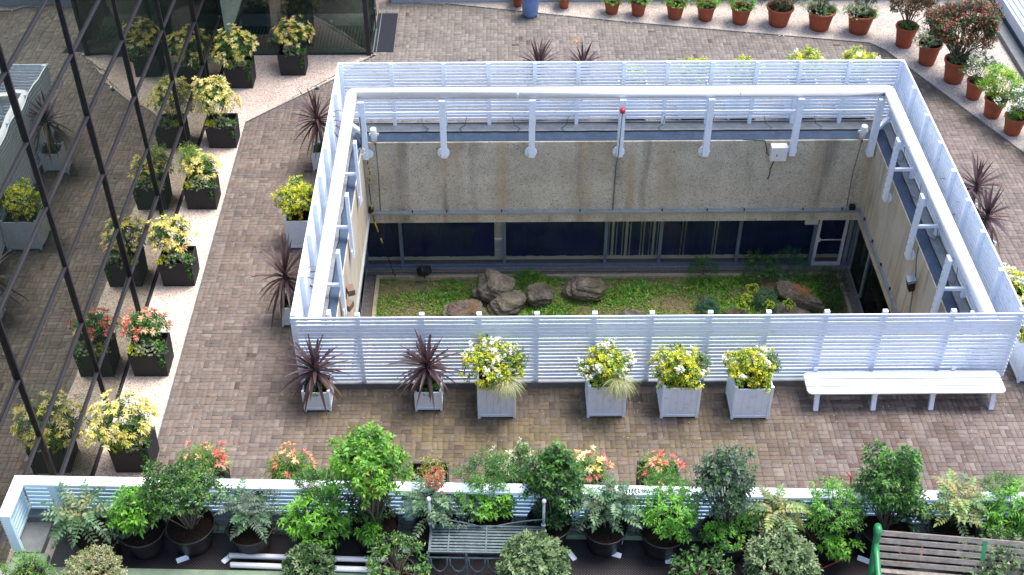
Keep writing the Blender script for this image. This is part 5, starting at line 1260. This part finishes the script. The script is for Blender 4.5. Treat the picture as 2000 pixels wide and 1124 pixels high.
# plant labels and plastic strips lying about
tags_ = [(-.08, -7.46, .5, 'white plastic scrap beside the second tub'), (.48, -7.46, .9, 'white plastic scrap left of the grey mahonia tub'), (1.30, -7.5, .3, 'white plastic scrap under the lime bush tub'), (1.90, -7.05, 1.2, 'white plant label between the lime bush and the tallest shrub'), (2.68, -7.35, -.1, 'upper white label right of the tallest shrub tub'), (2.64, -7.46, -.15, 'lower white label right of the tallest shrub tub'), (4.78, -7.45, -1.0, 'white plastic channel piece right of the metal bench'), (5.33, -7.44, -.3, 'white label at the foot of the dark mahonia tub'), (5.42, -7.2, 1.3, 'thin white label upright beside the dark mahonia'), (6.02, -7.55, 0, 'small white scrap under the bright green tub'), (8.42, -7.55, -.4, 'white label strip left of the green bench end'), (-1.32, -7.52, .3, 'crumpled white label with dark square at the leftmost tub')]
for x, y, rz, lab in tags_:
    w = MB(); w.obox((0, 0, 0), (.15, .06, .012)); w.obox((0, .028, .012), (.15, .006, .018)); o = w.build('plant_label', 'white_tag'); o.location = (x, y, ZN+.03); o.rotation_euler = (.1, .08, rz); tag(o, lab, 'label')
ll_ = thing('plant_label', 'long white label leaning on the tall dark shrub tub', 'label', (7.02, -7.5, ZN+.06), 1.05); w = MB(); w.obox((0, 0, .05), (.30, .05, .012), Matrix.Rotation(-.35, 3, 'Y')); w.build('strip', 'white_tag', ll_)
hs = MB(); hs.tube([(8.22, -6.83, ZN+.86), (8.27, -6.88, ZN+.82), (8.30, -6.92, ZN+.6), (8.34, -6.96, ZN+.3), (8.36, -7.1, ZN+.06), (8.30, -7.35, ZN+.05), (8.15, -7.55, ZN+.04), (7.9, -7.66, ZN+.03), (7.7, -7.68, ZN+.03)], .011, 6)
tag(hs.build('garden_hose', 'orange_hose'), 'thin orange red hose hanging over the railing and curling on the mat', 'hose')
t = thing('terracotta_pot', 'terracotta pot seen between the slats of the wooden bench', 'pot', (8.95, -7.55, ZN+.012)); terracotta(t, .16, .11, .26)

# metal bench
mbn = thing('metal_bench', 'dark green metal slatted bench with curved back rail at the bottom centre', 'bench', (3.72, -7.52, ZN+.012), AN)
hw = .70; zs_ = .44
for i in range(8):
    w = MB(); y = .17-i*.046; w.box(-hw+.02, hw-.02, y-.014, y+.014, zs_-.006, zs_); w.build('slat', 'dark_steel', mbn)
for x in (-.46, 0, .46):
    w = MB(); w.box(x-.008, x+.008, -.19, .20, zs_+.001, zs_+.008); w.build('strap', 'dark_steel', mbn)
w = MB(); w.box(-hw, hw, .19, .215, zs_-.02, zs_+.01); w.box(-hw, hw, -.20, -.18, zs_-.02, zs_+.006); w.box(-hw, -hw+.03, -.18, .19, zs_-.02, zs_+.012); w.box(hw-.03, hw, -.18, .19, zs_-.02, zs_+.012); w.build('seat_frame', 'dark_steel', mbn)
for s in (-1, 1):
    w = MB(); w.tube([(s*hw, .21, 0), (s*hw, .21, zs_+.46)], .018, 8); w.build('back_post', 'flashing', mbn)
    w = MB(); w.lathe([(0, .04), (.022, .03), (.028, 0), (.02, -.02), (0, -.03)], (s*hw, .21, zs_+.49), 12); w.build('finial', 'box_white', mbn)
    w = MB(); w.lathe([(0, .03), (.028, .02), (.03, 0), (0, -.02)], (s*hw, .21, zs_+.04), 12); w.build('knob', 'box_white', mbn)
    w = MB(); pts = []
    for k in range(13): f = k/12; pts.append((s*hw*(1-f), .20-.02*f, zs_+.16-.17*f**2.2-.02*math.sin(f*PI))); 
    w.tube(pts, .009, 6); w.build('back_curve', 'dark_steel', mbn)
    for yy in (-.19,):
        w = MB(); w.box(s*hw-.018, s*hw+.018, yy-.018, yy+.018, 0, zs_-.021); w.build('leg', 'dark_steel', mbn)
w = MB(); w.box(-hw, hw, -.215, -.198, .335, .350); w.build('apron_rail', 'dark_steel', mbn)
for k in range(6):
    x0 = -hw+.03+k*.232; x1 = x0+.20; w = MB()
    pts = [(x0, -.207, .335), (x0+.005, -.207, .2), (x0+.05, -.207, .10), ((x0+x1)/2, -.207, .07), (x1-.05, -.207, .10), (x1-.005, -.207, .2), (x1, -.207, .335)]
    w.tube(pts, .010, 6); w.build('apron_loop', 'dark_steel', mbn)
for x in (-.235, .235):
    w = MB(); w.box(x-.014, x+.014, -.212, -.19, 0, zs_-.021); w.build('front_bar', 'dark_steel', mbn)

# wooden bench with green cast-iron ends
AB = math.radians(-6.5)
wb = thing('wooden_bench', 'weathered wooden slat bench with bright green cast iron ends at the bottom right', 'bench', (8.33, -8.05, ZN+.012), AB)
LB = 2.5
def bslat(y, z, tilt, wd=.064, th=.022, L0=.06):
    w = MB(); w.obox((LB/2+.04, y, z), (LB, wd, th), Matrix.Rotation(tilt, 3, 'X')); w.build('slat', 'weathered_wood', wb, .004)
tb = math.radians(62)
for k in range(5):
    d = k*.094; bslat(.27-d*math.cos(tb), .86-d*math.sin(tb), tb)
for k in range(5): bslat(.03-k*.094, .45-(.004*k), 0)
bz = MB
for xx in (.02, 1.27, 2.5):
    w = MB()
    if xx != .02:
        w.beam((xx, .27, .87), (xx, .04, .42), .05, .02); w.beam((xx, .05, .42), (xx, -.42, .41), .05, .02); w.build('support', 'bench_green', wb)
    if xx != 1.27:
        w = MB()
        w.tube([(xx, .30, .80), (xx, .33, .86), (xx, .31, .92), (xx, .26, .93), (xx, .23, .89), (xx, .24, .82), (xx, .20, .70), (xx, .12, .55), (xx, .06, .44), (xx, .02, .3), (xx, .10, .0)], [.034, .042, .046, .046, .042, .042, .042, .048, .05, .045, .045], 10)
        w.tube([(xx, .22, .74), (xx, .05, .70), (xx, -.12, .66), (xx, -.34, .64), (xx, -.42, .60), (xx, -.41, .54), (xx, -.35, .54)], .036, 10)
        w.tube([(xx, -.36, .62), (xx, -.38, .40), (xx, -.36, .2), (xx, -.44, .0)], .026, 10)
        w.build('cast_end', 'bench_green', wb)
        w = MB()
        for (cy_, cz_, rr_) in ((.08, .60, .05), (-.02, .56, .045), (-.13, .55, .05), (-.25, .54, .05), (-.05, .64, .03), (-.18, .62, .03)):
            w.tube([(xx, cy_+rr_*math.cos(a)*(1-a/14), cz_+rr_*math.sin(a)*(1-a/14)) for a in np.linspace(0, 8, 16)], .010, 6)
        w.build('scrollwork', 'bench_green', wb)
